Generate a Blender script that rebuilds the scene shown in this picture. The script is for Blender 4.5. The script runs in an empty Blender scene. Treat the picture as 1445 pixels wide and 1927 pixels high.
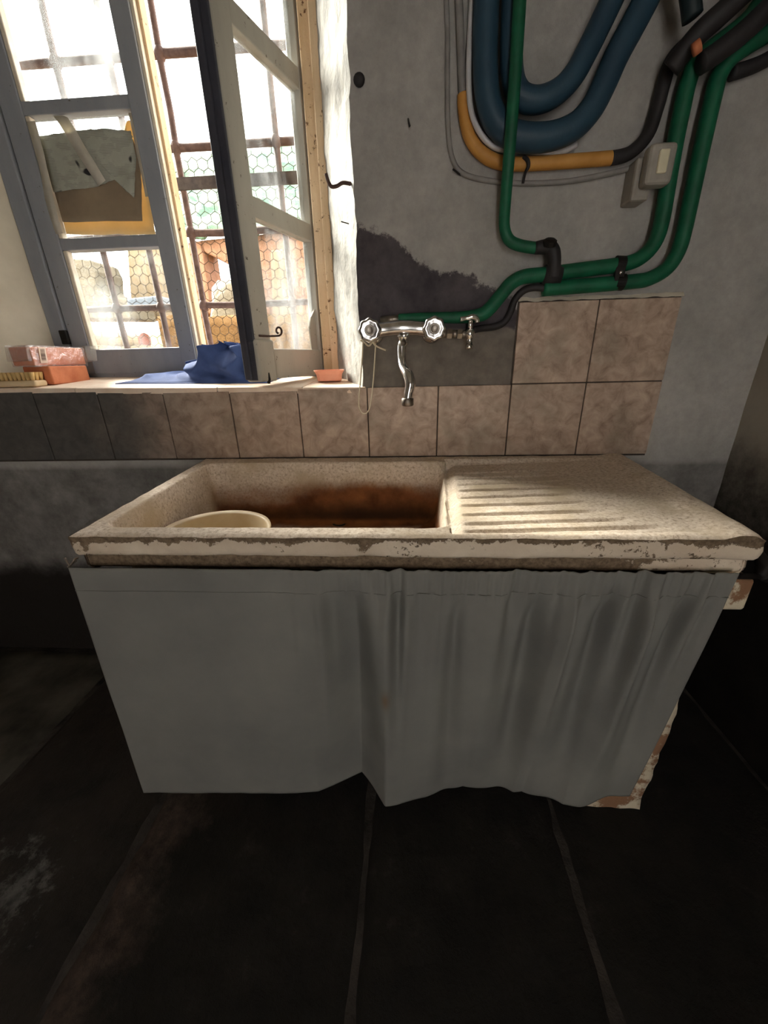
import bpy, bmesh, math, random
from mathutils import Vector, Matrix, noise
random.seed(7)
scene = bpy.context.scene
col = scene.collection
PI = math.pi
V = Vector

# ------------------------------------------------------------------ camera
W, H, F = 1445, 1927, 723.0
YAW, PITCH, ROLL = -0.06677, 0.37858, -0.02598
CAM = V((0.0, -1.139, 1.03))
_f = V((math.sin(YAW) * math.cos(PITCH), math.cos(YAW) * math.cos(PITCH), -math.sin(PITCH)))
_r = V((math.cos(YAW), -math.sin(YAW), 0))
_u = _r.cross(_f)
CR = _r * math.cos(ROLL) + _u * math.sin(ROLL)
CU = -_r * math.sin(ROLL) + _u * math.cos(ROLL)
cd = bpy.data.cameras.new('camera')
cam = bpy.data.objects.new('camera', cd)
col.objects.link(cam)
m = Matrix((CR, CU, -_f)).transposed().to_4x4()
m.translation = CAM
cam.matrix_world = m
cd.sensor_fit = 'HORIZONTAL'
cd.sensor_width = 36.0
cd.lens = 36.0 * F / W
cd.clip_start = 0.02
scene.camera = cam

def at(px, py, ax, val):
    """photo pixel -> point on the plane ax = val"""
    d = CR * ((px - W / 2) / F) - CU * ((py - H / 2) / F) + _f
    k = 'xyz'.index(ax)
    return CAM + d * ((val - CAM[k]) / d[k])

# ------------------------------------------------------------------ world and exposure
wd = bpy.data.worlds.new('overcast_sky')
scene.world = wd
wd.use_nodes = True
bg = wd.node_tree.nodes['Background']
bg.inputs['Color'].default_value = (1.0, 0.965, 0.92, 1)
bg.inputs['Strength'].default_value = 5.5
sl = bpy.data.lights.new('hazy_sun', 'SUN'); sl.energy = 28.0; sl.angle = math.radians(30); sl.color = (1.0, 0.93, 0.82)
so = bpy.data.objects.new('hazy_sun', sl); col.objects.link(so)
so.rotation_euler = V((0.80, -0.60, -0.66)).to_track_quat('-Z', 'Y').to_euler()
scene.view_settings.view_transform = 'Standard'
scene.view_settings.look = 'None'
scene.view_settings.gamma = 1.0
scene.view_settings.use_curve_mapping = False
scene.view_settings.exposure = 1.0
scene.cycles.max_bounces = 10
scene.cycles.diffuse_bounces = 6
scene.cycles.transparent_max_bounces = 16

DOOR_GAP = 0.44      # metres the unseen door stands open, set for fill light on the sink

# ------------------------------------------------------------------ helpers
def lin(c):
    return tuple(((v / 255.0 + 0.055) / 1.055) ** 2.4 if v > 10 else v / 255.0 / 12.92 for v in c) + (1.0,)

MATS = {}
class NT:
    """tiny node-tree helper"""
    def __init__(s, name):
        s.m = bpy.data.materials.new(name); s.m.use_nodes = True
        s.t = s.m.node_tree; s.n = s.t.nodes; s.l = s.t.links
        s.b = s.n['Principled BSDF']; s.out = s.n['Material Output']
        s.tc = s.n.new('ShaderNodeTexCoord')
        MATS[name] = s.m
    def noise(s, scale, detail=6, rough=0.6, vec=None, dist=0.0, stretch=None):
        n = s.n.new('ShaderNodeTexNoise')
        n.inputs['Scale'].default_value = scale; n.inputs['Detail'].default_value = detail
        n.inputs['Roughness'].default_value = rough; n.inputs['Distortion'].default_value = dist
        src = vec or s.tc.outputs['Object']
        if stretch:
            mp = s.n.new('ShaderNodeMapping'); mp.inputs['Scale'].default_value = stretch
            s.l.new(src, mp.inputs['Vector']); src = mp.outputs['Vector']
        s.l.new(src, n.inputs['Vector'])
        return n.outputs['Fac']
    def ramp(s, fac, stops):
        r = s.n.new('ShaderNodeValToRGB'); e = r.color_ramp.elements
        while len(e) < len(stops): e.new(0.5)
        for i, (p, c) in enumerate(stops):
            e[i].position = p; e[i].color = c if len(c) == 4 else tuple(c) + (1,)
        s.l.new(fac, r.inputs['Fac'])
        return r.outputs['Color']
    def mix(s, fac, a, b, mode='MIX'):
        x = s.n.new('ShaderNodeMix'); x.data_type = 'RGBA'; x.blend_type = mode
        for sock, v in ((x.inputs[0], fac), (x.inputs[6], a), (x.inputs[7], b)):
            if hasattr(v, 'links'): s.l.new(v, sock)
            else: sock.default_value = v
        return x.outputs[2]
    def math(s, op, a, b=0.0, clamp=False):
        x = s.n.new('ShaderNodeMath'); x.operation = op; x.use_clamp = clamp
        for sock, v in ((x.inputs[0], a), (x.inputs[1], b)):
            if hasattr(v, 'links'): s.l.new(v, sock)
            else: sock.default_value = v
        return x.outputs[0]
    def attr(s, name):
        a = s.n.new('ShaderNodeAttribute'); a.attribute_name = name
        return a.outputs['Fac']
    def step(s, fac, lo, hi):
        x = s.n.new('ShaderNodeMapRange'); x.clamp = True; x.interpolation_type = 'SMOOTHSTEP'
        x.inputs['From Min'].default_value = lo; x.inputs['From Max'].default_value = hi
        s.l.new(fac, x.inputs['Value'])
        return x.outputs['Result']
    def bump(s, h, strength, dist=0.003):
        b = s.n.new('ShaderNodeBump'); b.inputs['Strength'].default_value = strength
        b.inputs['Distance'].default_value = dist
        s.l.new(h, b.inputs['Height']); s.l.new(b.outputs['Normal'], s.b.inputs['Normal'])
    def set(s, **k):
        names = {'rough': 'Roughness', 'metal': 'Metallic', 'spec': 'Specular IOR Level', 'color': 'Base Color',
                 'trans': 'Transmission Weight', 'alpha': 'Alpha', 'ior': 'IOR', 'sheen': 'Sheen Weight'}
        for kk, v in k.items():
            sock = s.b.inputs[names[kk]]
            if hasattr(v, 'links'): s.l.new(v, sock)
            else: sock.default_value = v
        return s

def simple(name, c1, c2=None, scale=20, rough=0.7, bump=0.0, bscale=80, metal=0.0, spec=0.35, stretch=None, bdist=0.002):
    t = NT(name)
    c1 = lin(c1); c2 = lin(c2) if c2 else c1
    f = t.noise(scale, stretch=stretch)
    t.set(color=t.ramp(f, [(0.32, c1), (0.68, c2)]), rough=rough, metal=metal, spec=spec)
    if bump: t.bump(t.noise(bscale, 5, 0.6, stretch=stretch), bump, bdist)
    return t.m

def link(o, parent=None):
    col.objects.link(o)
    if parent is not None: o.parent = parent
    return o

def root(name, loc, label=None, cat=None, group=None, kind=None):
    o = bpy.data.objects.new(name, None); o.empty_display_size = 0.05
    col.objects.link(o); o.location = loc
    tag(o, label, cat, group, kind)
    return o

def tag(o, label=None, cat=None, group=None, kind=None):
    if label: o['label'] = label
    if cat: o['category'] = cat
    if group: o['group'] = group
    if kind: o['kind'] = kind
    return o

def wloc(o):
    p = V(o.location)
    while o.parent is not None:
        o = o.parent; p += V(o.location)
    return p

class MB:
    def __init__(s): s.v = []; s.f = []
    def add(s, vs, fs):
        o = len(s.v); s.v += [V(p) for p in vs]; s.f += [tuple(i + o for i in f) for f in fs]; return s
    def box(s, x0, x1, y0, y1, z0, z1):
        return s.add([(x0, y0, z0), (x1, y0, z0), (x1, y1, z0), (x0, y1, z0), (x0, y0, z1), (x1, y0, z1), (x1, y1, z1), (x0, y1, z1)],
                     [(0, 3, 2, 1), (4, 5, 6, 7), (0, 1, 5, 4), (1, 2, 6, 5), (2, 3, 7, 6), (3, 0, 4, 7)])
    def obox(s, c, ax, ay, az):
        """box from centre and three half-axis vectors"""
        c = V(c); ax, ay, az = V(ax), V(ay), V(az)
        vs = [c + ax * i + ay * j + az * k for k in (-1, 1) for j in (-1, 1) for i in (-1, 1)]
        return s.add(vs, [(0, 2, 3, 1), (4, 5, 7, 6), (0, 1, 5, 4), (1, 3, 7, 5), (3, 2, 6, 7), (2, 0, 4, 6)])
    def prism(s, poly, y0, y1):
        """polygon in x,z extruded in y"""
        n = len(poly)
        vs = [(x, y0, z) for x, z in poly] + [(x, y1, z) for x, z in poly]
        fs = [tuple(range(n)), tuple(range(2 * n - 1, n - 1, -1))]
        fs += [(i, i + n, (i + 1) % n + n, (i + 1) % n) for i in range(n)]
        return s.add(vs, fs)
    def tube(s, pts, r, n=12, smooth=0, cap=True, closed=False, flat=None):
        pts = [V(p) for p in pts]
        rs = list(r) if isinstance(r, (list, tuple)) else [r] * len(pts)
        if smooth:
            q, qr = [], []
            for i in range(len(pts) - 1):
                p0, p1, p2, p3 = pts[max(i - 1, 0)], pts[i], pts[i + 1], pts[min(i + 2, len(pts) - 1)]
                for k in range(smooth):
                    t = k / smooth
                    q.append(0.5 * ((2 * p1) + (p2 - p0) * t + (2 * p0 - 5 * p1 + 4 * p2 - p3) * t * t + (3 * p1 - p0 - 3 * p2 + p3) * t ** 3))
                    qr.append(rs[i] * (1 - t) + rs[i + 1] * t)
            q.append(pts[-1]); qr.append(rs[-1]); pts, rs = q, qr
        m_ = len(pts)
        tang = [(pts[(i + 1) % m_ if closed else min(i + 1, m_ - 1)] - pts[(i - 1) % m_ if closed else max(i - 1, 0)]).normalized() for i in range(m_)]
        ref = V((0, 1, 0)) if abs(tang[0].y) < 0.9 else V((1, 0, 0))
        nrm = (ref - tang[0] * ref.dot(tang[0])).normalized()
        vs = []
        for i in range(m_):
            nrm = (nrm - tang[i] * nrm.dot(tang[i])).normalized()
            bn = tang[i].cross(nrm)
            fa, fb = flat if flat else (1, 1)
            for k in range(n):
                a = 2 * PI * k / n
                vs.append(pts[i] + (nrm * math.cos(a) * fa + bn * math.sin(a) * fb) * rs[i])
        fs = []
        for i in range(m_ if closed else m_ - 1):
            for k in range(n):
                a, b = i * n + k, i * n + (k + 1) % n
                c, d = ((i + 1) % m_) * n + (k + 1) % n, ((i + 1) % m_) * n + k
                fs.append((a, b, c, d))
        if cap and not closed:
            fs.append(tuple(range(n - 1, -1, -1))); fs.append(tuple(range((m_ - 1) * n, m_ * n)))
        return s.add(vs, fs)
    def lathe(s, prof, c, axis=(0, 0, 1), n=32, lobes=None):
        """prof: (radius, height) pairs about axis from c"""
        c = V(c); az = V(axis).normalized()
        ref = V((1, 0, 0)) if abs(az.x) < 0.9 else V((0, 0, 1))
        ax = (ref - az * ref.dot(az)).normalized(); ay = az.cross(ax)
        vs = []
        for r, h in prof:
            for k in range(n):
                a = 2 * PI * k / n
                rr = r * (1 + (lobes[1] * math.cos(lobes[0] * a) if lobes and r > lobes[2] else 0))
                vs.append(c + az * h + (ax * math.cos(a) + ay * math.sin(a)) * rr)
        fs = []
        for i in range(len(prof) - 1):
            for k in range(n):
                fs.append((i * n + k, i * n + (k + 1) % n, (i + 1) * n + (k + 1) % n, (i + 1) * n + k))
        if prof[0][0] > 1e-5: fs.append(tuple(range(n - 1, -1, -1)))
        if prof[-1][0] > 1e-5: fs.append(tuple(range((len(prof) - 1) * n, len(prof) * n)))
        return s.add(vs, fs)
    def grid(s, fn, nu, nv):
        vs = [fn(i / nu, j / nv) for j in range(nv + 1) for i in range(nu + 1)]
        fs = [(j * (nu + 1) + i, j * (nu + 1) + i + 1, (j + 1) * (nu + 1) + i + 1, (j + 1) * (nu + 1) + i) for j in range(nv) for i in range(nu)]
        return s.add(vs, fs)
    def build(s, name, mat, parent=None, smooth=False, bevel=0.0, seg=2, solid=0.0, attrs=None, jitter=0.0, jscale=20, subdiv=0, fix=True):
        off = wloc(parent) if parent is not None else V((0, 0, 0))
        vs = s.v
        if jitter:
            vs = [p + noise.noise_vector(p * jscale) * jitter for p in vs]
        me = bpy.data.meshes.new(name)
        me.from_pydata([p - off for p in vs], [], s.f)
        if fix:
            bm = bmesh.new(); bm.from_mesh(me); bmesh.ops.recalc_face_normals(bm, faces=bm.faces)
            if subdiv: bmesh.ops.subdivide_edges(bm, edges=bm.edges, cuts=subdiv, use_grid_fill=True)
            bm.to_mesh(me); bm.free()
        if attrs:
            for k, vals in attrs.items():
                a = me.attributes.new(k, 'FLOAT', 'POINT'); a.data.foreach_set('value', vals)
        if smooth: me.polygons.foreach_set('use_smooth', [True] * len(me.polygons))
        me.materials.append(MATS[mat] if isinstance(mat, str) else mat)
        o = link(bpy.data.objects.new(name, me), parent)
        if bevel:
            b = o.modifiers.new('bevel', 'BEVEL'); b.width = bevel; b.segments = seg; b.limit_method = 'ANGLE'
        if solid:
            b = o.modifiers.new('solid', 'SOLIDIFY'); b.thickness = solid; b.offset = 0
        me.update()
        return o

def ss(x, a, b):
    t = min(1, max(0, (x - a) / (b - a))); return t * t * (3 - 2 * t)
def nz(x, y=0, z=0): return noise.noise(V((x, y, z)))

# ------------------------------------------------------------------ materials
# plaster of the window wall: pale paint, with a dark bare-cement patch (mask attribute) and a darker tone towards the floor
t = NT('plaster')
base = t.ramp(t.noise(3.0, 8, 0.65), [(0.3, lin((148, 144, 140))), (0.7, lin((188, 183, 176)))])
fine = t.ramp(t.noise(38, 8, 0.7), [(0.3, (0.78, 0.78, 0.78)), (0.75, (1, 1, 1))])
base = t.mix(1.0, base, fine, 'MULTIPLY')
mk = t.math('ADD', t.attr('cement'), t.math('MULTIPLY', t.math('SUBTRACT', t.noise(22, 12, 0.8), 0.5), 1.15))
cem = t.ramp(t.noise(12, 8, 0.65), [(0.3, lin((58, 54, 58))), (0.7, lin((92, 86, 88)))])
c = t.mix(t.step(mk, 0.42, 0.56), base, cem)
mk2 = t.math('ADD', t.attr('low_dark'), t.math('MULTIPLY', t.math('SUBTRACT', t.noise(9, 8, 0.7), 0.5), 0.35))
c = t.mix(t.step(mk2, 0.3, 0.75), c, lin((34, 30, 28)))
mk3 = t.math('ADD', t.attr('greycement'), t.math('MULTIPLY', t.math('SUBTRACT', t.noise(14, 8, 0.7), 0.5), 0.4))
c = t.mix(t.step(mk3, 0.4, 0.6), c, t.ramp(t.noise(20, 8, 0.6), [(0.3, lin((96, 90, 84))), (0.7, lin((126, 118, 110)))]))
t.set(color=c, rough=0.9, spec=0.2)
t.bump(t.noise(22, 10, 0.7), 0.5, 0.006)

simple('plaster_side', (150, 142, 130), (172, 165, 152), 4, 0.9, 0.4, 30, spec=0.2)
t = NT('plaster_dark_foot')  # plaster turning near black towards the floor
sep = t.n.new('ShaderNodeSeparateXYZ'); t.l.new(t.tc.outputs['Object'], sep.inputs[0])
zz = t.math('ADD', t.math('MULTIPLY', sep.outputs['Z'], -1.0), t.math('MULTIPLY', t.math('SUBTRACT', t.noise(5, 8, 0.7), 0.5), 0.5))
c = t.ramp(t.noise(4), [(0.3, lin((150, 142, 130))), (0.7, lin((172, 165, 152)))])
t.set(color=t.mix(t.step(zz, -0.85, -0.55), c, t.ramp(t.noise(8), [(0.3, lin((20, 18, 16))), (0.7, lin((38, 34, 31)))])), rough=0.9, spec=0.2)
t.bump(t.noise(30, 8, 0.7), 0.4, 0.003)
simple('plaster_dim', (166, 156, 144), (188, 178, 164), 4, 0.9, 0.4, 30, spec=0.2)
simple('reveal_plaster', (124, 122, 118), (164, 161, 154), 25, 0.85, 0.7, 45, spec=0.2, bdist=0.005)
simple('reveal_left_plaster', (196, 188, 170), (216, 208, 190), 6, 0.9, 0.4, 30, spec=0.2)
simple('ceiling_paint', (176, 164, 146), (194, 182, 164), 5, 0.9, spec=0.2)
simple('sill_stone', (226, 200, 176), (240, 222, 202), 18, 0.7, 0.2, 60)

t = NT('wall_tile')
n1 = t.noise(26, 8, 0.65, dist=0.6); n2 = t.noise(7, 5, 0.6)
c = t.ramp(n1, [(0.25, lin((118, 95, 80))), (0.5, lin((172, 148, 130))), (0.75, lin((198, 176, 156)))])
c = t.mix(t.step(n2, 0.45, 0.7), c, t.ramp(n1, [(0.3, lin((132, 112, 96))), (0.7, lin((162, 146, 128)))]))
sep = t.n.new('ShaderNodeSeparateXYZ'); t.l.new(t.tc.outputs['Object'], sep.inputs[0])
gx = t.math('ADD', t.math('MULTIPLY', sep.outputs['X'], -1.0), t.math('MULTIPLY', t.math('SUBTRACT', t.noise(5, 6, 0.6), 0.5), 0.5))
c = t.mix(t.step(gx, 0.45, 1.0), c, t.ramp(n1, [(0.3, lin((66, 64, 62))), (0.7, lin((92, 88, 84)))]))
t.set(color=c, rough=0.5, spec=0.4)
t.bump(t.noise(60, 5, 0.6), 0.15, 0.002)
simple('grout', (58, 50, 44), (78, 68, 60), 40, 0.95, 0.5, 90)

# terrazzo / concrete of the sink, rust stain by mask
t = NT('sink_concrete')
sp = t.noise(150, 4, 0.7)
c = t.ramp(sp, [(0.3, lin((160, 140, 120))), (0.46, lin((212, 195, 176))), (0.7, lin((236, 224, 210)))])
c = t.mix(t.step(t.noise(9, 6, 0.6), 0.45, 0.72), c, lin((196, 178, 152)))
rm = t.math('ADD', t.attr('rust'), t.math('MULTIPLY', t.math('SUBTRACT', t.noise(10, 8, 0.7), 0.5), 0.55))
rustc = t.ramp(t.noise(14, 7, 0.6), [(0.3, lin((96, 56, 32))), (0.7, lin((158, 104, 62)))])
c = t.mix(t.step(rm, 0.2, 0.85), c, rustc)
rm2 = t.math('ADD', t.attr('soot'), t.math('MULTIPLY', t.math('SUBTRACT', t.noise(10, 8, 0.7), 0.5), 0.4))
c = t.mix(t.step(rm2, 0.3, 0.9), c, lin((58, 36, 26)))
t.set(color=c, rough=0.85, spec=0.25)
t.bump(t.noise(160, 4, 0.7), 0.55, 0.003)

# chipped cream paint over concrete on the sink's front
t = NT('chipped_paint')
paint = t.ramp(t.noise(9, 6, 0.6), [(0.3, lin((194, 174, 152))), (0.7, lin((220, 204, 182)))])
conc = t.ramp(t.noise(120, 4, 0.7), [(0.3, lin((78, 64, 50))), (0.7, lin((134, 114, 92)))])
chip = t.math('ADD', t.attr('chip'), t.math('MULTIPLY', t.math('SUBTRACT', t.noise(30, 10, 0.75), 0.5), 2.6))
cf = t.math('MAXIMUM', t.step(chip, 0.50, 0.56), t.step(t.math('ADD', t.noise(75, 6, 0.7), t.math('MULTIPLY', t.noise(7, 3, 0.5), 0.5)), 0.89, 0.93))
t.set(color=t.mix(cf, paint, conc), rough=0.8, spec=0.25)
t.bump(t.math('SUBTRACT', t.math('MULTIPLY', t.noise(120, 5, 0.7), 0.5), cf), 0.6, 0.003)

t = NT('pier_plaster')
cf = t.step(t.noise(14, 8, 0.7), 0.48, 0.56)
t.set(color=t.mix(cf, t.ramp(t.noise(8), [(0.3, lin((196, 180, 150))), (0.7, lin((214, 204, 184)))]), lin((140, 104, 78))), rough=0.9, spec=0.2)
t.bump(t.noise(40, 8, 0.7), 0.7, 0.006)

t = NT('floor_stone')
n1 = t.noise(9, 10, 0.7); n2 = t.noise(2.5, 4, 0.6)
c = t.ramp(n1, [(0.3, lin((20, 19, 18))), (0.6, lin((36, 33, 30))), (0.8, lin((66, 60, 55)))])
c = t.mix(t.step(n2, 0.45, 0.75), c, lin((24, 23, 21)))
sep = t.n.new('ShaderNodeSeparateXYZ'); t.l.new(t.tc.outputs['Object'], sep.inputs[0])
wx = t.math('ADD', t.math('MULTIPLY', t.math('ABSOLUTE', t.math('ADD', sep.outputs['X'], 0.60)), -1.0), t.math('MULTIPLY', t.math('SUBTRACT', t.noise(11, 8, 0.7), 0.5), 0.35))
c = t.mix(t.step(wx, -0.11, 0.0), c, t.ramp(t.noise(26, 8, 0.7), [(0.3, lin((44, 36, 32))), (0.7, lin((92, 78, 70)))]))
t.set(color=c, rough=0.75, spec=0.3)
t.bump(t.noise(14, 10, 0.7), 0.7, 0.012)
simple('floor_mortar', (16, 15, 14), (78, 72, 67), 11, 0.95, 0.8, 60, bdist=0.006)
simple('floor_stone_pale', (34, 32, 28), (96, 92, 82), 5, 0.7, 0.5, 30)
t = NT('floor_stone_brown')
c = t.ramp(t.noise(7, 8, 0.65), [(0.32, lin((28, 25, 23))), (0.68, lin((52, 45, 40)))])
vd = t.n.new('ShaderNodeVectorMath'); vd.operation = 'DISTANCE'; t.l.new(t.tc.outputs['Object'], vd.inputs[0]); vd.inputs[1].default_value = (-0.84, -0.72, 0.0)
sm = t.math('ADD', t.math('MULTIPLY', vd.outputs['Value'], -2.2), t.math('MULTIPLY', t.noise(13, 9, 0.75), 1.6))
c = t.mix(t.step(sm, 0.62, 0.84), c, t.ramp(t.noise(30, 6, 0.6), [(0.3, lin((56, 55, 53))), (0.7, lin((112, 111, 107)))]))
t.set(color=c, rough=0.8, spec=0.3); t.bump(t.noise(25, 8, 0.7), 0.8, 0.01)

t = NT('window_paint')   # old grey oil paint
n1 = t.noise(7, 6, 0.6, stretch=(1, 1, 0.35)); spk = t.noise(70, 6, 0.7)
c = t.ramp(n1, [(0.3, lin((122, 126, 135))), (0.7, lin((148, 151, 156)))])
c = t.mix(t.step(spk, 0.64, 0.70), c, lin((84, 78, 70)))
t.set(color=c, rough=0.55, spec=0.4); t.bump(n1, 0.15, 0.002)
t = NT('lit_leaf_paint')     # same grey paint, paler: bounce light on the open leaf put into the colour
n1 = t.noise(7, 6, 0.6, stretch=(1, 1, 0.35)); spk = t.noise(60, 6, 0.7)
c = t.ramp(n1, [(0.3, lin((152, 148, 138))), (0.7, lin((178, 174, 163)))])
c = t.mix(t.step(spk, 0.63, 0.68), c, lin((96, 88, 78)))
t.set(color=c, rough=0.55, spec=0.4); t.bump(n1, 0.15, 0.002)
simple('edge_shade_tone', (52, 54, 64), (70, 70, 78), 12, 0.6, 0.2, 60)  # shade on the leaf's free edge, put into the colour
t = NT('jamb_wood')      # bare weathered wood of the jamb, flaking paint
n1 = t.noise(14, 8, 0.65, stretch=(1, 1, 0.18)); spk = t.noise(48, 6, 0.7)
c = t.ramp(n1, [(0.3, lin((194, 162, 124))), (0.7, lin((226, 202, 170)))])
c = t.mix(t.step(spk, 0.6, 0.66), c, lin((96, 66, 44)))
t.set(color=c, rough=0.8, spec=0.25); t.bump(spk, 0.4, 0.004)
simple('bead_paint', (196, 186, 166), (222, 212, 194), 20, 0.7, 0.3, 50)
simple('rusty_iron', (70, 54, 50), (100, 80, 74), 40, 0.8, 0.6, 90, metal=0.25)
simple('dark_iron', (58, 54, 54), (84, 76, 74), 40, 0.7, 0.5, 90, metal=0.4)
simple('galvanised_wire', (70, 60, 50), (100, 88, 74), 40, 0.6, metal=0.5)
simple('black_iron', (22, 20, 20), (38, 34, 32), 40, 0.6, 0.4, 90, metal=0.4)
simple('steel_hook', (120, 108, 96), (160, 148, 136), 40, 0.45, metal=0.8)

t = NT('window_glass')   # thin dusty pane: mostly see-through
gl = t.n.new('ShaderNodeBsdfGlossy'); gl.inputs['Roughness'].default_value = 0.03
tr = t.n.new('ShaderNodeBsdfTransparent'); tr.inputs['Color'].default_value = (0.95, 0.97, 0.97, 1)
df = t.n.new('ShaderNodeBsdfDiffuse'); df.inputs['Color'].default_value = (0.75, 0.8, 0.82, 1)
tl = t.n.new('ShaderNodeBsdfTranslucent'); tl.inputs['Color'].default_value = (0.75, 0.8, 0.82, 1)
fr = t.n.new('ShaderNodeLayerWeight'); fr.inputs['Blend'].default_value = 0.25
frf = t.math('MULTIPLY', t.math('POWER', fr.outputs['Facing'], 2.5), 0.30)
m0 = t.n.new('ShaderNodeMixShader'); t.l.new(df.outputs[0], m0.inputs[1]); t.l.new(tl.outputs[0], m0.inputs[2]); m0.inputs[0].default_value = 0.5
m1 = t.n.new('ShaderNodeMixShader'); t.l.new(t.math('MULTIPLY', t.step(t.noise(6, 8, 0.65, stretch=(1, 1, 0.4)), 0.35, 0.8), 0.24), m1.inputs[0])
t.l.new(tr.outputs[0], m1.inputs[1]); t.l.new(m0.outputs[0], m1.inputs[2])
m2 = t.n.new('ShaderNodeMixShader'); t.l.new(frf, m2.inputs[0])
t.l.new(m1.outputs[0], m2.inputs[1]); t.l.new(gl.outputs[0], m2.inputs[2]); t.l.new(m2.outputs[0], t.out.inputs['Surface'])

def paper_mat(name, stops, scale, tl_col, tl_fac, lines=False):
    t = NT(name)
    c = t.ramp(t.noise(scale, 6, 0.6), stops)
    if lines:
        wv = t.n.new('ShaderNodeTexWave'); wv.wave_type = 'BANDS'; wv.bands_direction = 'Z'
        wv.inputs['Scale'].default_value = 85; wv.inputs['Distortion'].default_value = 0.4
        t.l.new(t.tc.outputs['Object'], wv.inputs['Vector'])
        msk = t.math('MULTIPLY', t.step(wv.outputs['Fac'], 0.5, 0.7), t.step(t.noise(26, 3, 0.5, stretch=(1, 1, 1.6)), 0.46, 0.54))
        c = t.mix(t.math('MULTIPLY', msk, 0.35), c, lin((60, 64, 62)))
        c = t.mix(t.step(t.noise(14, 2, 0.4), 0.64, 0.67), c, lin((52, 52, 54)))
    d = t.n.new('ShaderNodeBsdfDiffuse'); t.l.new(c, d.inputs['Color'])
    x = t.n.new('ShaderNodeBsdfTranslucent'); x.inputs['Color'].default_value = lin(tl_col)
    mx = t.n.new('ShaderNodeMixShader'); mx.inputs[0].default_value = tl_fac
    t.l.new(d.outputs[0], mx.inputs[1]); t.l.new(x.outputs[0], mx.inputs[2]); t.l.new(mx.outputs[0], t.out.inputs['Surface'])
paper_mat('newsprint', [(0.3, lin((150, 150, 138))), (0.7, lin((182, 184, 172)))], 8, (120, 118, 108), 0.08, True)
paper_mat('yellow_paper', [(0.3, lin((190, 166, 122))), (0.7, lin((214, 192, 150)))], 9, (232, 200, 136), 0.26)
paper_mat('brown_card', [(0.3, lin((126, 112, 96))), (0.7, lin((150, 134, 112)))], 9, (150, 124, 90), 0.05)
paper_mat('old_tape', [(0.3, lin((180, 176, 164))), (0.7, lin((206, 202, 190)))], 20, (214, 206, 186), 0.25)

simple('green_foam', (10, 74, 50), (16, 96, 66), 24, 0.55, 0.25, 120)
simple('teal_foam', (34, 58, 74), (42, 70, 86), 14, 0.5, 0.2, 100)
simple('dark_teal_foam', (20, 32, 36), (26, 42, 46), 14, 0.5, 0.2, 100)
simple('yellow_pipe', (176, 122, 54), (198, 144, 74), 18, 0.55, 0.15, 60)
simple('black_rubber', (28, 26, 27), (44, 41, 42), 24, 0.6, 0.3, 90)
simple('grey_pvc', (118, 114, 112), (142, 138, 134), 20, 0.5, 0.1, 60)
simple('white_pvc', (176, 174, 176), (198, 196, 196), 20, 0.45, 0.1, 60)
simple('dusty_box', (136, 130, 122), (160, 154, 144), 20, 0.6, 0.1, 60)
simple('cream_plastic', (206, 198, 168), (220, 212, 184), 20, 0.45)
t = NT('chrome')
t.set(color=t.ramp(t.noise(40, 5, 0.6), [(0.3, (0.55, 0.54, 0.53, 1)), (0.7, (0.82, 0.81, 0.8, 1))]), metal=1.0,
      rough=t.math('ADD', t.math('MULTIPLY', t.noise(60, 5, 0.6), 0.25), 0.08))
simple('dull_brass', (120, 112, 104), (152, 144, 134), 40, 0.4, metal=0.9)
simple('string', (190, 176, 150), (214, 202, 176), 60, 0.9)

t = NT('curtain_cloth')
n1 = t.noise(3.5, 6, 0.6)
c = t.ramp(n1, [(0.3, lin((108, 107, 103))), (0.7, lin((128, 126, 119)))])
st = t.attr('stain'); c = t.mix(st, c, lin((104, 84, 60)))
wv = t.noise(420, 2, 0.5)
t.set(color=c, rough=0.9, spec=0.15); t.bump(wv, 0.25, 0.001)

simple('bowl_plastic', (214, 190, 150), (230, 212, 180), 14, 0.45, 0.05)
simple('clay_brick', (168, 92, 60), (198, 122, 84), 16, 0.85, 0.5, 60, stretch=(0.5, 1, 1))
simple('clay_orange', (206, 116, 72), (222, 134, 90), 12, 0.7, 0.2, 60)
simple('dish_clay', (226, 148, 120), (240, 168, 140), 14, 0.6, 0.1, 60)
simple('label_paper', (206, 180, 158), (216, 192, 172), 20, 0.6)
simple('label_ink', (86, 66, 60), None, 20, 0.7)
simple('brush_wood', (206, 180, 140), (224, 200, 162), 10, 0.6, 0.2, 40, stretch=(0.3, 2, 2))
simple('brush_bristle', (196, 158, 96), (226, 192, 132), 90, 0.85, 0.5, 160, stretch=(1, 1, 0.2))
t = NT('plastic_wrap')
tr = t.n.new('ShaderNodeBsdfTransparent'); tr.inputs['Color'].default_value = (0.97, 0.96, 0.95, 1)
gl = t.n.new('ShaderNodeBsdfGlossy'); gl.inputs['Roughness'].default_value = 0.12
df = t.n.new('ShaderNodeBsdfDiffuse'); df.inputs['Color'].default_value = (0.8, 0.78, 0.76, 1)
lw = t.n.new('ShaderNodeLayerWeight'); lw.inputs['Blend'].default_value = 0.35
bm_ = t.n.new('ShaderNodeBump'); bm_.inputs['Strength'].default_value = 0.8; bm_.inputs['Distance'].default_value = 0.006
t.l.new(t.noise(30, 4, 0.6, dist=1.0), bm_.inputs['Height'])
for nd in (gl, df): t.l.new(bm_.outputs[0], nd.inputs['Normal'])
t.l.new(bm_.outputs[0], lw.inputs['Normal'])
m0 = t.n.new('ShaderNodeMixShader'); m0.inputs[0].default_value = 0.12; t.l.new(tr.outputs[0], m0.inputs[1]); t.l.new(df.outputs[0], m0.inputs[2])
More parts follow.
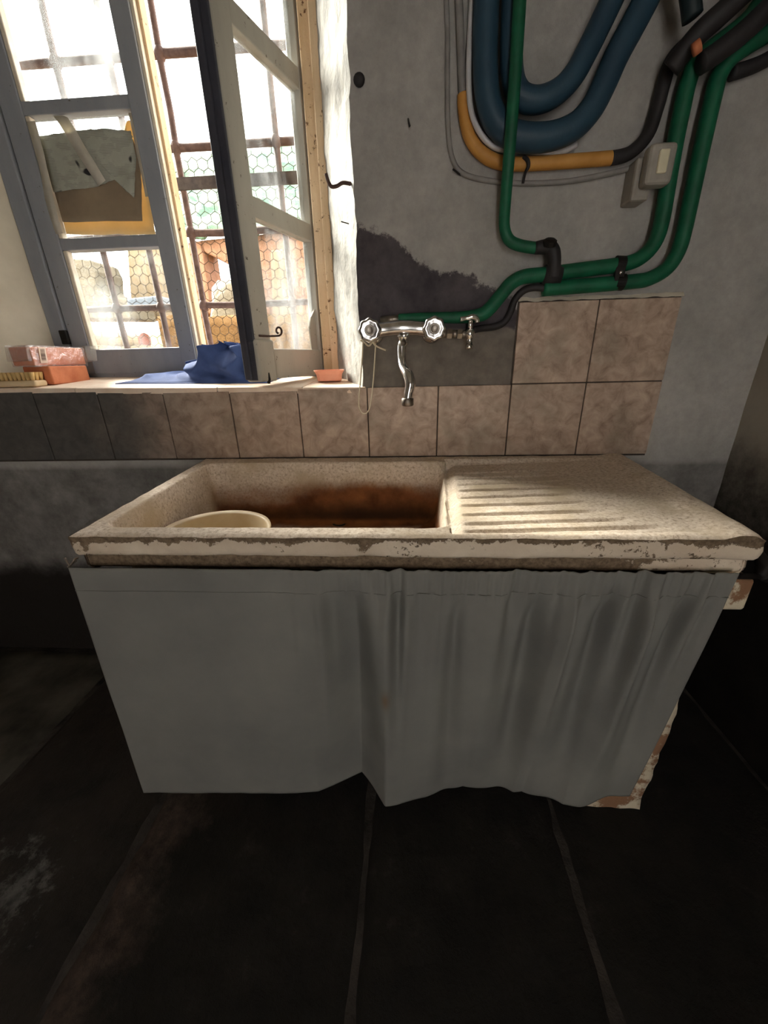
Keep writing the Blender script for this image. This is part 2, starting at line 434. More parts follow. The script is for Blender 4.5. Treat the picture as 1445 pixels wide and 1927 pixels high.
m1 = t.n.new('ShaderNodeMixShader'); t.l.new(t.math('ADD', t.math('MULTIPLY', lw.outputs['Facing'], 0.35), 0.08), m1.inputs[0])
t.l.new(m0.outputs[0], m1.inputs[1]); t.l.new(gl.outputs[0], m1.inputs[2]); t.l.new(m1.outputs[0], t.out.inputs['Surface'])
simple('blue_cloth', (46, 62, 104), (66, 84, 130), 10, 0.9, 0.3, 200, spec=0.15)

simple('outdoor_clay', (112, 80, 60), (140, 106, 82), 6, 0.9, 0.8, 12, bdist=0.03)
simple('outdoor_earth', (92, 68, 38), (114, 88, 52), 5, 0.95, 0.8, 14, bdist=0.03)
simple('outdoor_stone', (80, 74, 60), (106, 98, 82), 5, 0.9, 0.9, 9, bdist=0.04)
simple('outdoor_pale', (104, 90, 68), (124, 110, 88), 4, 0.9, 0.5, 10)
simple('green_netting', (52, 82, 68), (84, 102, 80), 7, 0.9, 0.9, 10, bdist=0.05)
simple('yellow_grass', (84, 88, 30), (108, 106, 46), 30, 0.95)
simple('terracotta', (100, 48, 32), (112, 58, 40), 8, 0.8, 0.2, 20)
simple('blue_grey_paint', (66, 74, 84), (78, 86, 94), 8, 0.5)

# ------------------------------------------------------------------ room shell
ZT = 0.7577          # bottom of the splashback tiles = top of the sink
D = 0.28             # depth of the window recess
XR, XL, YB, ZC = 0.92, -2.3, -3.4, 2.55
def zs(x, y): return 0.968 - 0.0168 * (x + 0.68) + 0.062 * y      # top of the window sill
OX0, OX1, OZ1 = -1.40, -0.128, 2.30        # front of the opening
IX0, IX1, IZ1 = -1.240, -0.246, 2.16       # back of the opening

# front face of the window wall, a fine grid with the opening left out
def lines(a, b, step, must):
    n = max(1, round((b - a) / step)); L = [a + (b - a) * i / n for i in range(n + 1)]
    for q in must:
        k = min(range(len(L)), key=lambda i: abs(L[i] - q)); L[k] = q
    return L
xs = lines(XL, XR, 0.02, [OX0, OX1]); zl = lines(0, ZC, 0.02, [0.96, OZ1])
mb = MB(); idx = {}; A = {'cement': [], 'low_dark': [], 'greycement': []}
def wall_y(x, z):
    y = 0.004 * nz(x * 3, 0, z * 3) + 0.003 * nz(x * 9, 4, z * 9)
    e = abs(x - OX1)
    if z > 0.94 and e < 0.05: y += 0.004 * nz(x * 25, 2, z * 30) * (1 - e / 0.05)
    return y - 0.002
def put(x, z):
    if (x, z) not in idx:
        idx[(x, z)] = len(mb.v)
        zz = zs(x, 0) if z == 0.96 and OX0 <= x <= OX1 else z
        xx = x + (0.007 * nz(z * 14, 3.3) + 0.004 * nz(z * 40, 1.3) if x == OX1 and z > 0.97 else 0)
        mb.v.append(V((xx, wall_y(x, z), zz)))
        # bare cement patch beside the window, upper edge running down to the right
        edge = 1.335 - 0.44 * (x + 0.12) - 0.03 * nz(x * 8, 5)
        cm = ss(edge - z, -0.08, 0.08) * ss(0.28 - x + 0.25 * (z - 1.12), -0.05, 0.03) * ss(x, -0.3, -0.13) * ss(z, 1.02, 1.09)
        A['cement'].append(cm)
        A['greycement'].append(ss(1.10 - z, -0.03, 0.03) * ss(z, 0.9, 0.96) * ss(0.30 - x, 0, 0.03) * ss(x, -0.3, -0.13))
        g = max(ss(0.52 - z, -0.1, 0.3) * 0.9, 0.53 * ss(0.765 - z, 0.0, 0.04))  # darker below the tiles, darkest near the floor
        A['low_dark'].append(g)
    return idx[(x, z)]
for i in range(len(xs) - 1):
    for j in range(len(zl) - 1):
        if xs[i] >= OX0 - 1e-6 and xs[i + 1] <= OX1 + 1e-6 and zl[j] >= 0.96 - 1e-6 and zl[j + 1] <= OZ1 + 1e-6: continue
        mb.f.append((put(xs[i], zl[j]), put(xs[i + 1], zl[j]), put(xs[i + 1], zl[j + 1]), put(xs[i], zl[j + 1])))
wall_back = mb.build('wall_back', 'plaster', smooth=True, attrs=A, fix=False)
tag(wall_back, kind='structure')

# splayed reveals and the outer face of the wall
def rv(u, v):
    z = 0.955 + (OZ1 - 0.955) * v
    xo = OX1 + 0.007 * nz(z * 14, 3.3) + 0.004 * nz(z * 40, 1.3)
    x = xo + (IX1 - xo) * u
    e = 0.006 * nz(u * 5, z * 12, 1) + 0.004 * nz(u * 14, z * 40, 6)
    return (x - e * (1 if 0 < u < 1 else 0), -0.001 + D * u, z)
mb = MB().grid(rv, 16, 80)
o = mb.build('reveal', 'reveal_plaster', wall_back, smooth=True, fix=False)
mb = MB().grid(lambda u, v: (OX0 + (IX0 - OX0) * u + 0.004 * nz(u * 4, v * 9), D * u, 0.955 + (OZ1 - 0.955) * v), 10, 40)
mb.build('reveal', 'reveal_left_plaster', wall_back, smooth=True, fix=False)
MB().add([(OX0, 0, OZ1), (OX1, 0, OZ1), (IX1, D, IZ1), (IX0, D, IZ1)], [(0, 1, 2, 3)]).build('reveal', 'plaster_side', wall_back)
mb = MB()
WT = 0.42
mb.box(XL - 0.1, IX0, D, WT, -0.1, ZC); mb.box(IX1, XR + 0.1, D, WT, -0.1, ZC)
mb.box(IX0, IX1, D + 0.001, WT, -0.1, 0.965); mb.box(IX0, IX1, D, WT, IZ1, ZC)
mb.build('outer_leaf', 'plaster_side', wall_back)
# sill slabs: stone pieces along the recess, front edges not quite in line
sx = [-1.42, -0.98, -0.55, -0.30, -0.118]
for i in range(4):
    a, b = sx[i] + 0.001, sx[i + 1] - 0.001
    fy = -0.006 - 0.003 * (i % 2)
    mb = MB(); mb.grid(lambda u, v: (a + (b - a) * u, fy + (D + 0.10 - fy) * v, zs(a + (b - a) * u, fy + (D + 0.1 - fy) * v)), 8, 8)
    n = len(mb.v)
    mb.v += [p - V((0, 0, 0.018)) for p in mb.v[:n]]
    mb.f += [tuple(reversed([k + n for k in f])) for f in mb.f[:64]]
    w = 9
    bd = [k for k in range(w)] + [w * r + 8 for r in range(1, w)] + [72 + k for k in range(7, -1, -1)] + [w * r for r in range(7, 0, -1)]
    mb.f += [(bd[k], bd[k] + n, bd[(k + 1) % len(bd)] + n, bd[(k + 1) % len(bd)]) for k in range(len(bd))]
    mb.build('sill_slab', 'sill_stone', wall_back, bevel=0.002, jitter=0.001, jscale=30)

# splashback tiles: one row along the wall, two tiles in a second row on the right
TX = 0.2853
for i in range(-12, 2):
    rows = [0, 1] if i >= 0 else [0]
    for j in rows:
        a, b = TX + 0.2 * i + 0.0015, TX + 0.2 * (i + 1) - 0.0015
        z0, z1 = ZT + 0.2 * j + 0.0015, ZT + 0.2 * (j + 1) - 0.0015
        if i < -1 and j == 0: z1 = zs((a + b) / 2, 0) - 0.013 if b < -0.12 else z1
        q = MB().box(a, b, -0.009 - 0.001 * random.random(), 0.004, z0, z1)
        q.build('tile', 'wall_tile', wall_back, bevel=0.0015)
MB().box(XL, TX + 0.4 - 0.002, -0.0055, 0.003, ZT - 0.004, ZT + 0.197).build('grout_bed', 'grout', wall_back)
MB().box(TX - 0.002, TX + 0.4 - 0.002, -0.0055, 0.003, ZT + 0.19, ZT + 0.402).build('grout_bed', 'grout', wall_back)
mb = MB().grid(lambda u, v: (TX - 0.002 + 0.404 * u, -0.012 + 0.012 * v, ZT + 0.4 + 0.012 * v + 0.004 * nz(u * 14, v)), 40, 3)
mb.build('mortar_lip', 'bead_paint', wall_back, smooth=True)

tag(MB().box(XR, XR + 0.1, YB - 0.1, D, -0.1, ZC + 0.1).build('wall_right', 'plaster_dark_foot'), kind='structure')
tag(MB().box(XL - 0.1, XL, YB - 0.1, D, -0.1, ZC + 0.1).build('wall_left', 'plaster_dim'), kind='structure')
tag(MB().box(XL - 0.1, XR + 0.1, YB - 0.1, D, ZC, ZC + 0.1).build('ceiling', 'ceiling_paint'), kind='structure')
# wall behind the viewer, with an unseen doorway added for fill light
DX0, DX1, DZ = -0.55, 0.30, 2.0
mb = MB()
mb.box(XL - 0.1, DX0, YB - 0.2, YB, -0.1, ZC + 0.1); mb.box(DX1, XR + 0.1, YB - 0.2, YB, -0.1, ZC + 0.1); mb.box(DX0, DX1, YB - 0.2, YB, DZ, ZC + 0.1)
tag(mb.build('wall_front', 'plaster_dim'), kind='structure')
# unseen plank door, added partly open to send daylight onto the sink front
dr_ = root('unseen_door_1', (DX0, YB - 0.1, 0), kind='structure')
for k in range(6):
    w_ = (DX1 - DX0 - DOOR_GAP) / 6
    MB().box(DX0 + w_ * k, DX0 + w_ * (k + 1) - 0.003, YB - 0.12, YB - 0.09, -0.01, DZ - 0.01).build('plank', 'brush_wood', dr_, bevel=0.003)
for z_ in (0.35, 1.6):
    MB().box(DX0 + 0.03, DX1 - DOOR_GAP - 0.03, YB - 0.09, YB - 0.065, z_, z_ + 0.12).build('ledge', 'brush_wood', dr_, bevel=0.003)

# floor: bed plus big stone flags, joints running away from the viewer
floor = MB().box(XL - 0.1, XR + 0.1, YB - 0.1, D, -0.12, -0.012).build('floor', 'floor_mortar'); tag(floor, kind='structure')
fx = [XL, -1.70, -1.09, -0.635, -0.095, 0.352, XR]
for i in range(len(fx) - 1):
    y = 0.0 - 0.1 * i % 0.37
    ys = [0.0]; y = -1.0 - 0.23 * (i % 3)
    while y > YB + 0.3: ys.append(y); y -= 0.8 + 0.3 * random.random()
    ys.append(YB)
    for k in range(len(ys) - 1):
        a, b = fx[i] + 0.006, fx[i + 1] - 0.006; c0, c1 = ys[k + 1] + 0.006, ys[k] - 0.006
        mtn = 'floor_stone'
        if i == 1: mtn = 'floor_stone_pale'
        if i == 3 and k == 0: mtn = 'floor_stone'
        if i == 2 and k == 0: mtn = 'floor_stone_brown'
        mb = MB()
        def fz(u, v, a=a, b=b, c0=c0, c1=c1, i=i):
            e = min(u, 1 - u) * (b - a); g = min(v, 1 - v) * (c1 - c0)
            x = a + (b - a) * u; y_ = c0 + (c1 - c0) * v
            if e == 0: x += 0.009 * nz(y_ * 9, i) + 0.005 * nz(y_ * 30, i)
            if g == 0: y_ += 0.008 * nz(x * 12, i)
            z = -0.012 * (1 - ss(min(e, g), 0, 0.02)) + 0.006 * nz(x * 4, y_ * 4, i) + 0.003 * nz(x * 15, y_ * 15, i)
            return (x, y_, z - 0.002)
        mb.grid(fz, 30, 40)
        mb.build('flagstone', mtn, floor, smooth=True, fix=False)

# ------------------------------------------------------------------ window
win = root('window_1', (-0.74, D, 0.985), kind='structure')
FY = D - 0.005
CT = 0.045      # casement thickness
def bar(mb, x0, x1, z0, z1, y0=FY, y1=FY + CT): return mb.box(x0, x1, y0, y1, z0, z1)
# fixed frame: jambs, head, bottom rail
fr = bar(MB(), -0.290, IX1 - 0.004, zs(-.27, D) - 0.005, IZ1, D - 0.012, D + 0.07).build('jamb', 'jamb_wood', win, bevel=0.004, subdiv=3, jitter=0.003, jscale=30)
bar(MB(), IX1 - 0.012, IX1 + 0.012, zs(-.25, D), IZ1, D - 0.028, D + 0.02).build('rough_trim', 'jamb_wood', win, bevel=0.004, subdiv=5, jitter=0.006, jscale=24)
bar(MB(), IX0 - 0.005, -1.190, zs(-1.2, D) - 0.005, IZ1, D - 0.012, D + 0.07).build('jamb', 'window_paint', win, bevel=0.004)
bar(MB(), -1.19, -0.29, IZ1 - 0.05, IZ1, D - 0.012, D + 0.07).build('head', 'window_paint', win, bevel=0.004)
bar(MB(), -1.19, -0.29, zs(-.7, D) - 0.02, zs(-.7, D) + 0.022, D + 0.004, D + 0.09).build('bottom_rail', 'window_paint', win, bevel=0.004)
ZB, ZTOP = 1.004, IZ1 - 0.055
# left casement, shut
cl = root('casement', (0, 0, 0)); cl.parent = win
def wpart(fn_mb, name, mat, parent, **k): return fn_mb.build(name, mat, parent, **k)
CX0, CX1 = -1.186, -0.742
sw = 0.055
bar(MB(), CX0, CX0 + 0.062, ZB, ZTOP).build('stile', 'window_paint', cl, bevel=0.003)
bar(MB(), CX1 - sw, CX1, ZB, ZTOP).build('stile', 'window_paint', cl, bevel=0.003)
P0, P1 = CX0 + 0.062, CX1 - sw
for z0, z1 in ((ZB, 1.086), (1.384, 1.417), (1.720, 1.752), (ZTOP - 0.05, ZTOP)):
    bar(MB(), P0 - 0.002, P1 + 0.002, z0, z1, FY + 0.003, FY + CT - 0.003).build('rail', 'window_paint', cl, bevel=0.003)
PZ = ((1.086, 1.384), (1.417, 1.720), (1.752, ZTOP - 0.05))
for z0, z1 in PZ:
    MB().box(P0 - 0.004, P1 + 0.004, FY + 0.026, FY + 0.029, z0 - 0.004, z1 + 0.004).build('pane', 'window_glass', cl)
    # glazing beads, proud of the inner edge
    MB().box(P0, P0 + 0.014, FY + 0.004, FY + 0.026, z0, z1).build('bead', 'bead_paint', cl, bevel=0.003)
# meeting post of the left casement: two light fillets on its edge
bar(MB(), CX1, CX1 + 0.010, ZB, ZTOP, FY + 0.006, FY + CT + 0.012).build('meeting_fillet', 'bead_paint', cl, bevel=0.002)
bar(MB(), CX1 + 0.010, CX1 + 0.018, ZB - 0.01, ZTOP, FY + 0.022, FY + CT + 0.012).build('meeting_fillet', 'jamb_wood', cl, bevel=0.002)
bar(MB(), CX0 - 0.022, CX0 + 0.004, 1.105, 1.15, FY - 0.014, FY).build('hinge', 'black_iron', cl, bevel=0.003)

# right casement, swung into the room about its right-hand hinges
cr = root('casement', (0, 0, 0)); cr.parent = win
HX, HY = -0.300, 0.292
ddir = V((-0.358, -0.934, 0)).normalized(); nrm = V((0.934, -0.358, 0))      # along the leaf, towards its room face
def leaf(s0, s1, z0, z1, n0=-0.030, n1=0.006):
    c = V((HX, HY, 0)) + ddir * ((s0 + s1) / 2) + nrm * ((n0 + n1) / 2) + V((0, 0, (z0 + z1) / 2))
    return MB().obox(c, ddir * ((s1 - s0) / 2), nrm * ((n1 - n0) / 2), V((0, 0, (z1 - z0) / 2)))
RB = 0.984
leaf(-0.03, 0.012, RB, ZTOP).build('stile', 'lit_leaf_paint', cr, bevel=0.003)
leaf(0.266, 0.330, RB - 0.004, ZTOP).build('stile', 'lit_leaf_paint', cr, bevel=0.004)
leaf(0.262, 0.336, RB - 0.006, RB + 0.105, -0.04, 0.012).build('worn_corner', 'lit_leaf_paint', cr, bevel=0.006)
leaf(0.329, 0.336, RB - 0.002, ZTOP, -0.031, 0.004).build('edge_shade_strip', 'edge_shade_tone', cr, bevel=0.002)  # thin strip coloured dark for the shade on the free edge
leaf(0.330, 0.342, RB + 0.0, ZTOP, -0.040, -0.016).build('edge_rebate', 'edge_shade_tone', cr, bevel=0.003)
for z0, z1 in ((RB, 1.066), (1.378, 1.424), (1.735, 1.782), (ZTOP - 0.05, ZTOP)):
    leaf(0.010, 0.268, z0, z1, -0.026, 0.004).build('rail', 'lit_leaf_paint', cr, bevel=0.003)
for z0, z1 in ((1.066, 1.378), (1.424, 1.735), (1.782, ZTOP - 0.05)):
    leaf(0.008, 0.270, z0 - 0.004, z1 + 0.004, -0.014, -0.011).build('pane', 'window_glass', cr)
# broken-in corner sliver at the hinge side
c0 = V((HX, HY, 0)) + nrm * -0.008
mb = MB(); pr = [(0.012, 1.066), (0.050, 1.066), (0.052, 1.135), (0.038, 1.165), (0.012, 1.19)]
vs = [c0 + ddir * s_ + V((0, 0, z)) for s_, z in pr] + [c0 + ddir * s_ + nrm * 0.004 + V((0, 0, z)) for s_, z in pr]
mb.add(vs, [(0, 1, 2, 3, 4), (9, 8, 7, 6, 5)] + [(i, i + 5, (i + 1) % 5 + 5, (i + 1) % 5) for i in range(5)])
mb.build('corner_patch', 'lit_leaf_paint', cr)
# curled latch hook and bolt on the free stile
q = V((HX, HY, 1.098)) + ddir * 0.285 + nrm * 0.008
pts = [q + ddir * 0.03, q, q + nrm * 0.012 - ddir * 0.01, q + nrm * 0.030 - ddir * 0.012]
for k in range(9):
    a = -PI / 2 + k * 0.75; r_ = 0.012 * (1 - k * 0.06)
    pts.append(q + nrm * (0.034 + r_ * math.cos(a)) - ddir * 0.012 + V((0, 0, 0.012 + r_ * math.sin(a))))
MB().tube(pts, 0.0028, 8, smooth=4).build('latch_hook', 'rusty_iron', cr, smooth=True)
q = V((HX, HY, RB - 0.012)) + ddir * 0.30 + nrm * 0.008
MB().tube([q, q + V((0, 0, 0.012)), q + V((0, 0, 0.03))], [0.004, 0.007, 0.005], 8).build('bolt', 'black_iron', cr, smooth=True)
for z in (1.12, 1.60):
    MB().tube([(HX + 0.018, HY - 0.012, z), (HX + 0.018, HY - 0.012, z + 0.07)], 0.007, 10).build('hinge', 'rusty_iron', cr, smooth=True)

# iron grille outside: separate bars
gr = root('window_grille', (-0.74, 0.46, 1.0), 'rusty iron bar grille fixed across the outside of the window', 'window grille')
GY = 0.455
def wob(p, k): return V(p) + V((0.004 * nz(p[2] * 7, k), 0.003 * nz(p[2] * 6, k, 3), 0.003 * nz(p[0] * 7, k, 5)))
for k, x in enumerate((-1.11, -0.935, -0.768, -0.598, -0.428, -0.262)):
    MB().tube([wob((x, GY, 0.99 + 0.1 * i), k) for i in range(13)], 0.0105, 6).build('bar', 'rusty_iron', gr, smooth=True)
for k, z in enumerate((1.230, 1.458, 1.696, 1.925, 2.14)):
    MB().tube([wob((-1.26 + 0.1 * i, GY + 0.004, z + 0.004), k + 9) for i in range(11)], 0.0118, 6).build('crossbar', 'rusty_iron', gr, smooth=True)
    for x in (-1.11, -0.935, -0.768, -0.598, -0.428, -0.262):
        MB().lathe([(0.004, -0.024), (0.014, -0.012), (0.0185, 0), (0.014, 0.012), (0.004, 0.024)], wob((x, GY, z + 0.004), k), n=8).build('weld', 'rusty_iron', gr, smooth=True)
MB().box(-1.26, -0.23, GY - 0.012, GY - 0.004, 1.582, 1.618).build('flat_bar', 'dark_iron', gr, bevel=0.002)

# hexagonal chicken wire behind the bars
mb = MB(); a = 0.020; hx = math.sqrt(3) * a; WY = GY + 0.022
nodes = set()
for j in range(-1, 26):
    for i in range(-1, 31):
        cx = -1.25 + i * hx + (hx / 2 if j % 2 else 0); cz = 1.0 + j * 1.5 * a
        if cz > 1.70 or cx > -0.22: continue
        h = [V((cx + a * math.sin(k * PI / 3), WY, cz + a * math.cos(k * PI / 3))) for k in range(6)]
        h = [p + V((0.003 * nz(p.x * 30, p.z * 30), 0.003 * nz(p.x * 9, p.z * 9, 4), 0.003 * nz(p.x * 30, p.z * 30, 7))) for p in h]
        for k in (0, 1, 2):
            mb.tube([h[k], h[k + 1]], 0.0012, 3, cap=False)
tag(mb.build('chicken_wire', 'galvanised_wire', fix=False), 'hexagonal chicken wire netting stretched behind the lower window bars', 'wire netting')

# paper taped over the middle pane of the shut casement
py = FY + 0.020
def sheet(name, poly, y, mat, nx=14, amp=0.002, **k):
    """slightly wavy sheet of a given x,z outline"""
    mb = MB(); n = len(poly)
    cx = sum(p[0] for p in poly) / n; cz = sum(p[1] for p in poly) / n
    rings = 6; vs = []
    for r_ in range(rings + 1):
        s_ = r_ / rings
        for x, z in poly:
            X, Z = cx + (x - cx) * s_, cz + (z - cz) * s_
            vs.append((min(max(X, P0 + 0.0148), P1 - 0.0006), y + amp * nz(X * 18, Z * 18, 2), Z))
    fs = [(r_ * n + i, r_ * n + (i + 1) % n, (r_ + 1) * n + (i + 1) % n, (r_ + 1) * n + i) for r_ in range(rings) for i in range(n)]
    mb.add(vs, fs)
    return mb.build(name, mat, smooth=True, solid=0.0006, fix=False, **k)
def jag(p, q, n, amp, seed):
    out = []
    for i in range(n):
        t_ = i / n
        out.append((p[0] + (q[0] - p[0]) * t_ + amp * nz(i * 1.7, seed), p[1] + (q[1] - p[1]) * t_ + amp * nz(i * 1.3, seed, 4)))
    return out
def pp(px, py_, y): p = at(px, py_, 'y', y); return (p.x, p.z)
yp = FY + 0.0235
Pn = [pp(105, 442, yp), pp(293, 441, yp), pp(275, 330, yp), pp(256, 222, yp), pp(238, 228, yp), pp(236, 300, yp), pp(85, 330, yp)]
poly = []
for i in range(len(Pn)): poly += jag(Pn[i], Pn[(i + 1) % len(Pn)], 8, 0.003, i)
tag(sheet('yellowed_paper', poly, yp, 'yellow_paper', amp=0.001), 'yellowed translucent paper taped over the middle pane, behind the newspaper', 'paper')
yn = FY + 0.0185
Pn = [pp(96, 362, yn), pp(180, 352, yn), pp(215, 338, yn), pp(252, 372, yn), pp(256, 300, yn), pp(250, 262, yn), pp(246, 246, yn), pp(205, 242, yn), pp(150, 245, yn), pp(72, 256, yn), pp(82, 330, yn)]
poly = []
for i in range(len(Pn)): poly += jag(Pn[i], Pn[(i + 1) % len(Pn)], 8, 0.004, i + 20)
news = sheet('newspaper_sheet', poly, yn, 'newsprint', amp=0.0015)
tag(news, 'torn grey newspaper page stuck over the middle pane of the window', 'newspaper')
yk = FY + 0.0215
Pn = [pp(98, 418, yk), pp(268, 416, yk), pp(264, 300, yk), pp(250, 262, yk), pp(90, 270, yk)]
poly = []
for i in range(len(Pn)): poly += jag(Pn[i], Pn[(i + 1) % len(Pn)], 8, 0.003, i + 50)
tag(sheet('cardboard_sheet', poly, yk, 'brown_card', amp=0.001), 'brown card backing sheet between newspaper and yellowed paper on the pane', 'cardboard')
def strip(name, pts, w, y, label, seed):
    q = [pp(*p, y) for p in pts]
    L, R = [], []
    for i, p in enumerate(q):
        a_ = V(q[min(i + 1, len(q) - 1)]) - V(q[max(i - 1, 0)]); a_.normalize(); n_ = V((-a_.y, a_.x))
        ww = w * (1 + 0.25 * nz(i * 1.9, seed))
        L.append(V(p) + n_ * ww / 2); R.append(V(p) - n_ * ww / 2)
    mb = MB(); n = len(q)
    inside = y > FY + 0.002
    mb.add([(min(p.x, P1 - 0.0006) if inside else p.x, y + 0.0006 * nz(i, seed) * inside, min(p.y, 1.7194) if inside else p.y) for i, p in enumerate(L + R)], [(i, i + 1, n + i + 1, n + i) for i in range(n - 1)])
    tag(mb.build(name, 'old_tape', smooth=True, solid=0.0003, fix=False), label, 'tape')
strip('tape_strip', [(108, 210), (120, 228), (135, 252), (152, 282), (170, 310), (192, 345)], 0.034, FY + 0.014, 'wide translucent tape running diagonally over the newspaper top edge', 1)
strip('tape_strip', [(58, 228), (66, 256), (76, 292), (85, 335), (92, 372), (102, 410), (112, 440)], 0.026, FY - 0.0004, 'peeling ragged tape down the hinge side of the newspapered pane', 2)
strip('tape_strip', [(248, 212), (256, 250), (264, 290), (272, 330), (280, 370)], 0.022, FY + 0.0165, 'pale tape along the paper edge beside the meeting stile', 3)

# ------------------------------------------------------------------ sink
SK = V((-0.02, -0.29, 0.0))
sink = root('stone_sink', (-0.02, -0.29, 0.687), 'long cast-stone washing sink with rusty basin and ribbed drainboard, chipped cream front', 'sink')
SW, SD = 1.151, 0.548
def sxy(lx, ly):
    k = lx / SW
    return (-0.594 + lx + ly * (-0.062 * (1 - k) + 0.115 * k * k), -0.562 + ly - 0.004 * k)
BX0, BX1, BY0, BY1 = 0.033, 0.668, 0.033, 0.497
DEPTH = 0.172
def bx1(ly): return BX1 + 0.055 * ly
def sd_basin(lx, ly):
    x1 = bx1(ly); r_ = 0.035
    cx, cy = (BX0 + x1) / 2, (BY0 + BY1) / 2; hx_, hy_ = (x1 - BX0) / 2 - r_, (BY1 - BY0) / 2 - r_
    qx, qy = abs(lx - cx) - hx_, abs(ly - cy) - hy_
    return -(math.hypot(max(qx, 0), max(qy, 0)) + min(max(qx, qy), 0) - r_)
def basin_drop(s_):
    if s_ <= 0: return 0
    if s_ < 0.006: return 0.006 * (s_ / 0.006) ** 1.6
    if s_ < 0.026: return 0.006 + (DEPTH - 0.026) * ((s_ - 0.006) / 0.020)
    if s_ < 0.060: t_ = (s_ - 0.026) / 0.034; return DEPTH - 0.020 * (1 - t_) ** 2
    return DEPTH
GROOVES = [(0.052, 1.04), (0.088, 1.00), (0.132, 0.97), (0.182, 0.96), (0.232, 0.95), (0.280, 0.95), (0.328, 0.95), (0.376, 0.95), (0.424, 0.95)]
def top_z(lx, ly):
    z = ZT
    s_ = sd_basin(lx, ly)
    x1 = bx1(ly)
    f_ = ss(ly, 0.012, 0.03) * (1 - ss(ly, 0.505, 0.525))
    if s_ > 0:
        shoulder = 0.030 * f_ * (1 - ss(x1 - lx, 0.0, 0.03))
        return z - max(basin_drop(s_), shoulder) - 0.004 * ss(s_, 0.02, 0.2)
    if lx > x1 - 0.002:                      # drainboard, falling towards the basin
        slope = 0.013 * (1 - min(1, (lx - x1) / 0.37)) + 0.004
        edge = 0.013 * (1 - ss(lx - x1, 0.0, 0.030)) ** 2
        ramp_ = 1 - ss(lx, 1.068, 1.100)
        z -= (slope * f_ + edge * f_) * ramp_
        for gy, gx in GROOVES:
            dl = abs(ly - gy)
            if dl < 0.009: z -= 0.0055 * (1 - (dl / 0.009) ** 2) * ss(lx, x1 + 0.015, x1 + 0.04) * (1 - ss(lx, gx - 0.05, gx)) * f_
        z += 0.006 * ss(lx, 1.085, 1.115) * (1 - ss(lx, 1.135, 1.151))
    return z
xl = sorted(set([i * SW / 130 for i in range(131)] + [BX0 + d_ for d_ in (0, .003, .006, .011, .016, .021, .026, .032, .04, .05)] + [BX1 + e_ for e_ in [-.05 + .0045 * i for i in range(22)]]))
yl = sorted(set([i * SD / 110 for i in range(111)] + [b for d_ in (0, .003, .006, .011, .016, .021, .026, .032, .04, .05) for b in (BY0 + d_, BY1 - d_)] + [g[0] + e_ for g in GROOVES for e_ in (-.009, -.006, -.003, 0, .003, .006, .009)]))
vid = {}; bodies = {'rim': MB(), 'basin': MB(), 'drainboard': MB()}
battr = {k: {'rust': [], 'soot': []} for k in bodies}
def surf_z(lx, ly):
    e = min(lx, SW - lx, ly)
    return top_z(lx, ly) - 0.004 * (1 - ss(e, 0, 0.006)) - 0.0012 * nz(lx * 30, ly * 30) - (0.003 * max(0, nz(lx * 22, 4.2)) * (1 - ss(e, 0, 0.02)))
def sput(part, i, j):
    key = (part, i, j)
    if key not in vid:
        lx, ly = xl[i], yl[j]; mb = bodies[part]; vid[key] = len(mb.v)
        x, y = sxy(lx, ly); z = surf_z(lx, ly)
        mb.v.append(V((x, y, z)))
        dep = ZT - z
        back = ss(ly, 0.38, 0.47); right = ss(lx, 0.60, 0.66)
        wall_ = ss(dep, 0.03, 0.09)
        inb = ss(dep, 0.02, 0.05)
        back = ss(ly, 0.40, 0.475)
        mid_ = 0.52 + 0.48 * math.exp(-((lx - 0.48) / 0.20) ** 2)
        onwall = 1 - ss(dep, 0.160, 0.174)
        battr[part]['rust'].append(min(1.0, inb * (max(back * mid_ * ss(dep, 0.015, 0.10), right * 0.75 * ss(dep, 0.03, 0.12)) + 0.42 * ss(dep, 0.10, 0.17))))
        battr[part]['soot'].append(0.85 * ss(dep, 0.06, 0.16) * max(back * (0.5 + 0.5 * mid_), right * 0.5) * (0.25 + 0.75 * onwall))
    return vid[key]
for i in range(len(xl) - 1):
    for j in range(len(yl) - 1):
        lx, ly = (xl[i] + xl[i + 1]) / 2, (yl[j] + yl[j + 1]) / 2
        s_ = sd_basin(lx, ly)
        if s_ > 0: part = 'basin'
        elif lx > bx1(ly) - 0.004 and 0.02 < ly < 0.515 and lx < 1.09: part = 'drainboard'
        else: part = 'rim'
        bodies[part].f.append((sput(part, i, j), sput(part, i + 1, j), sput(part, i + 1, j + 1), sput(part, i, j + 1)))
for k, mb in bodies.items():
    o = mb.build(k, 'sink_concrete', sink, smooth=True, attrs=battr[k], fix=False)
    o['label'] = {'rim': 'rough pale stone rim', 'basin': 'deep basin with brown rust stains', 'drainboard': 'ribbed sloping drainboard'}[k]
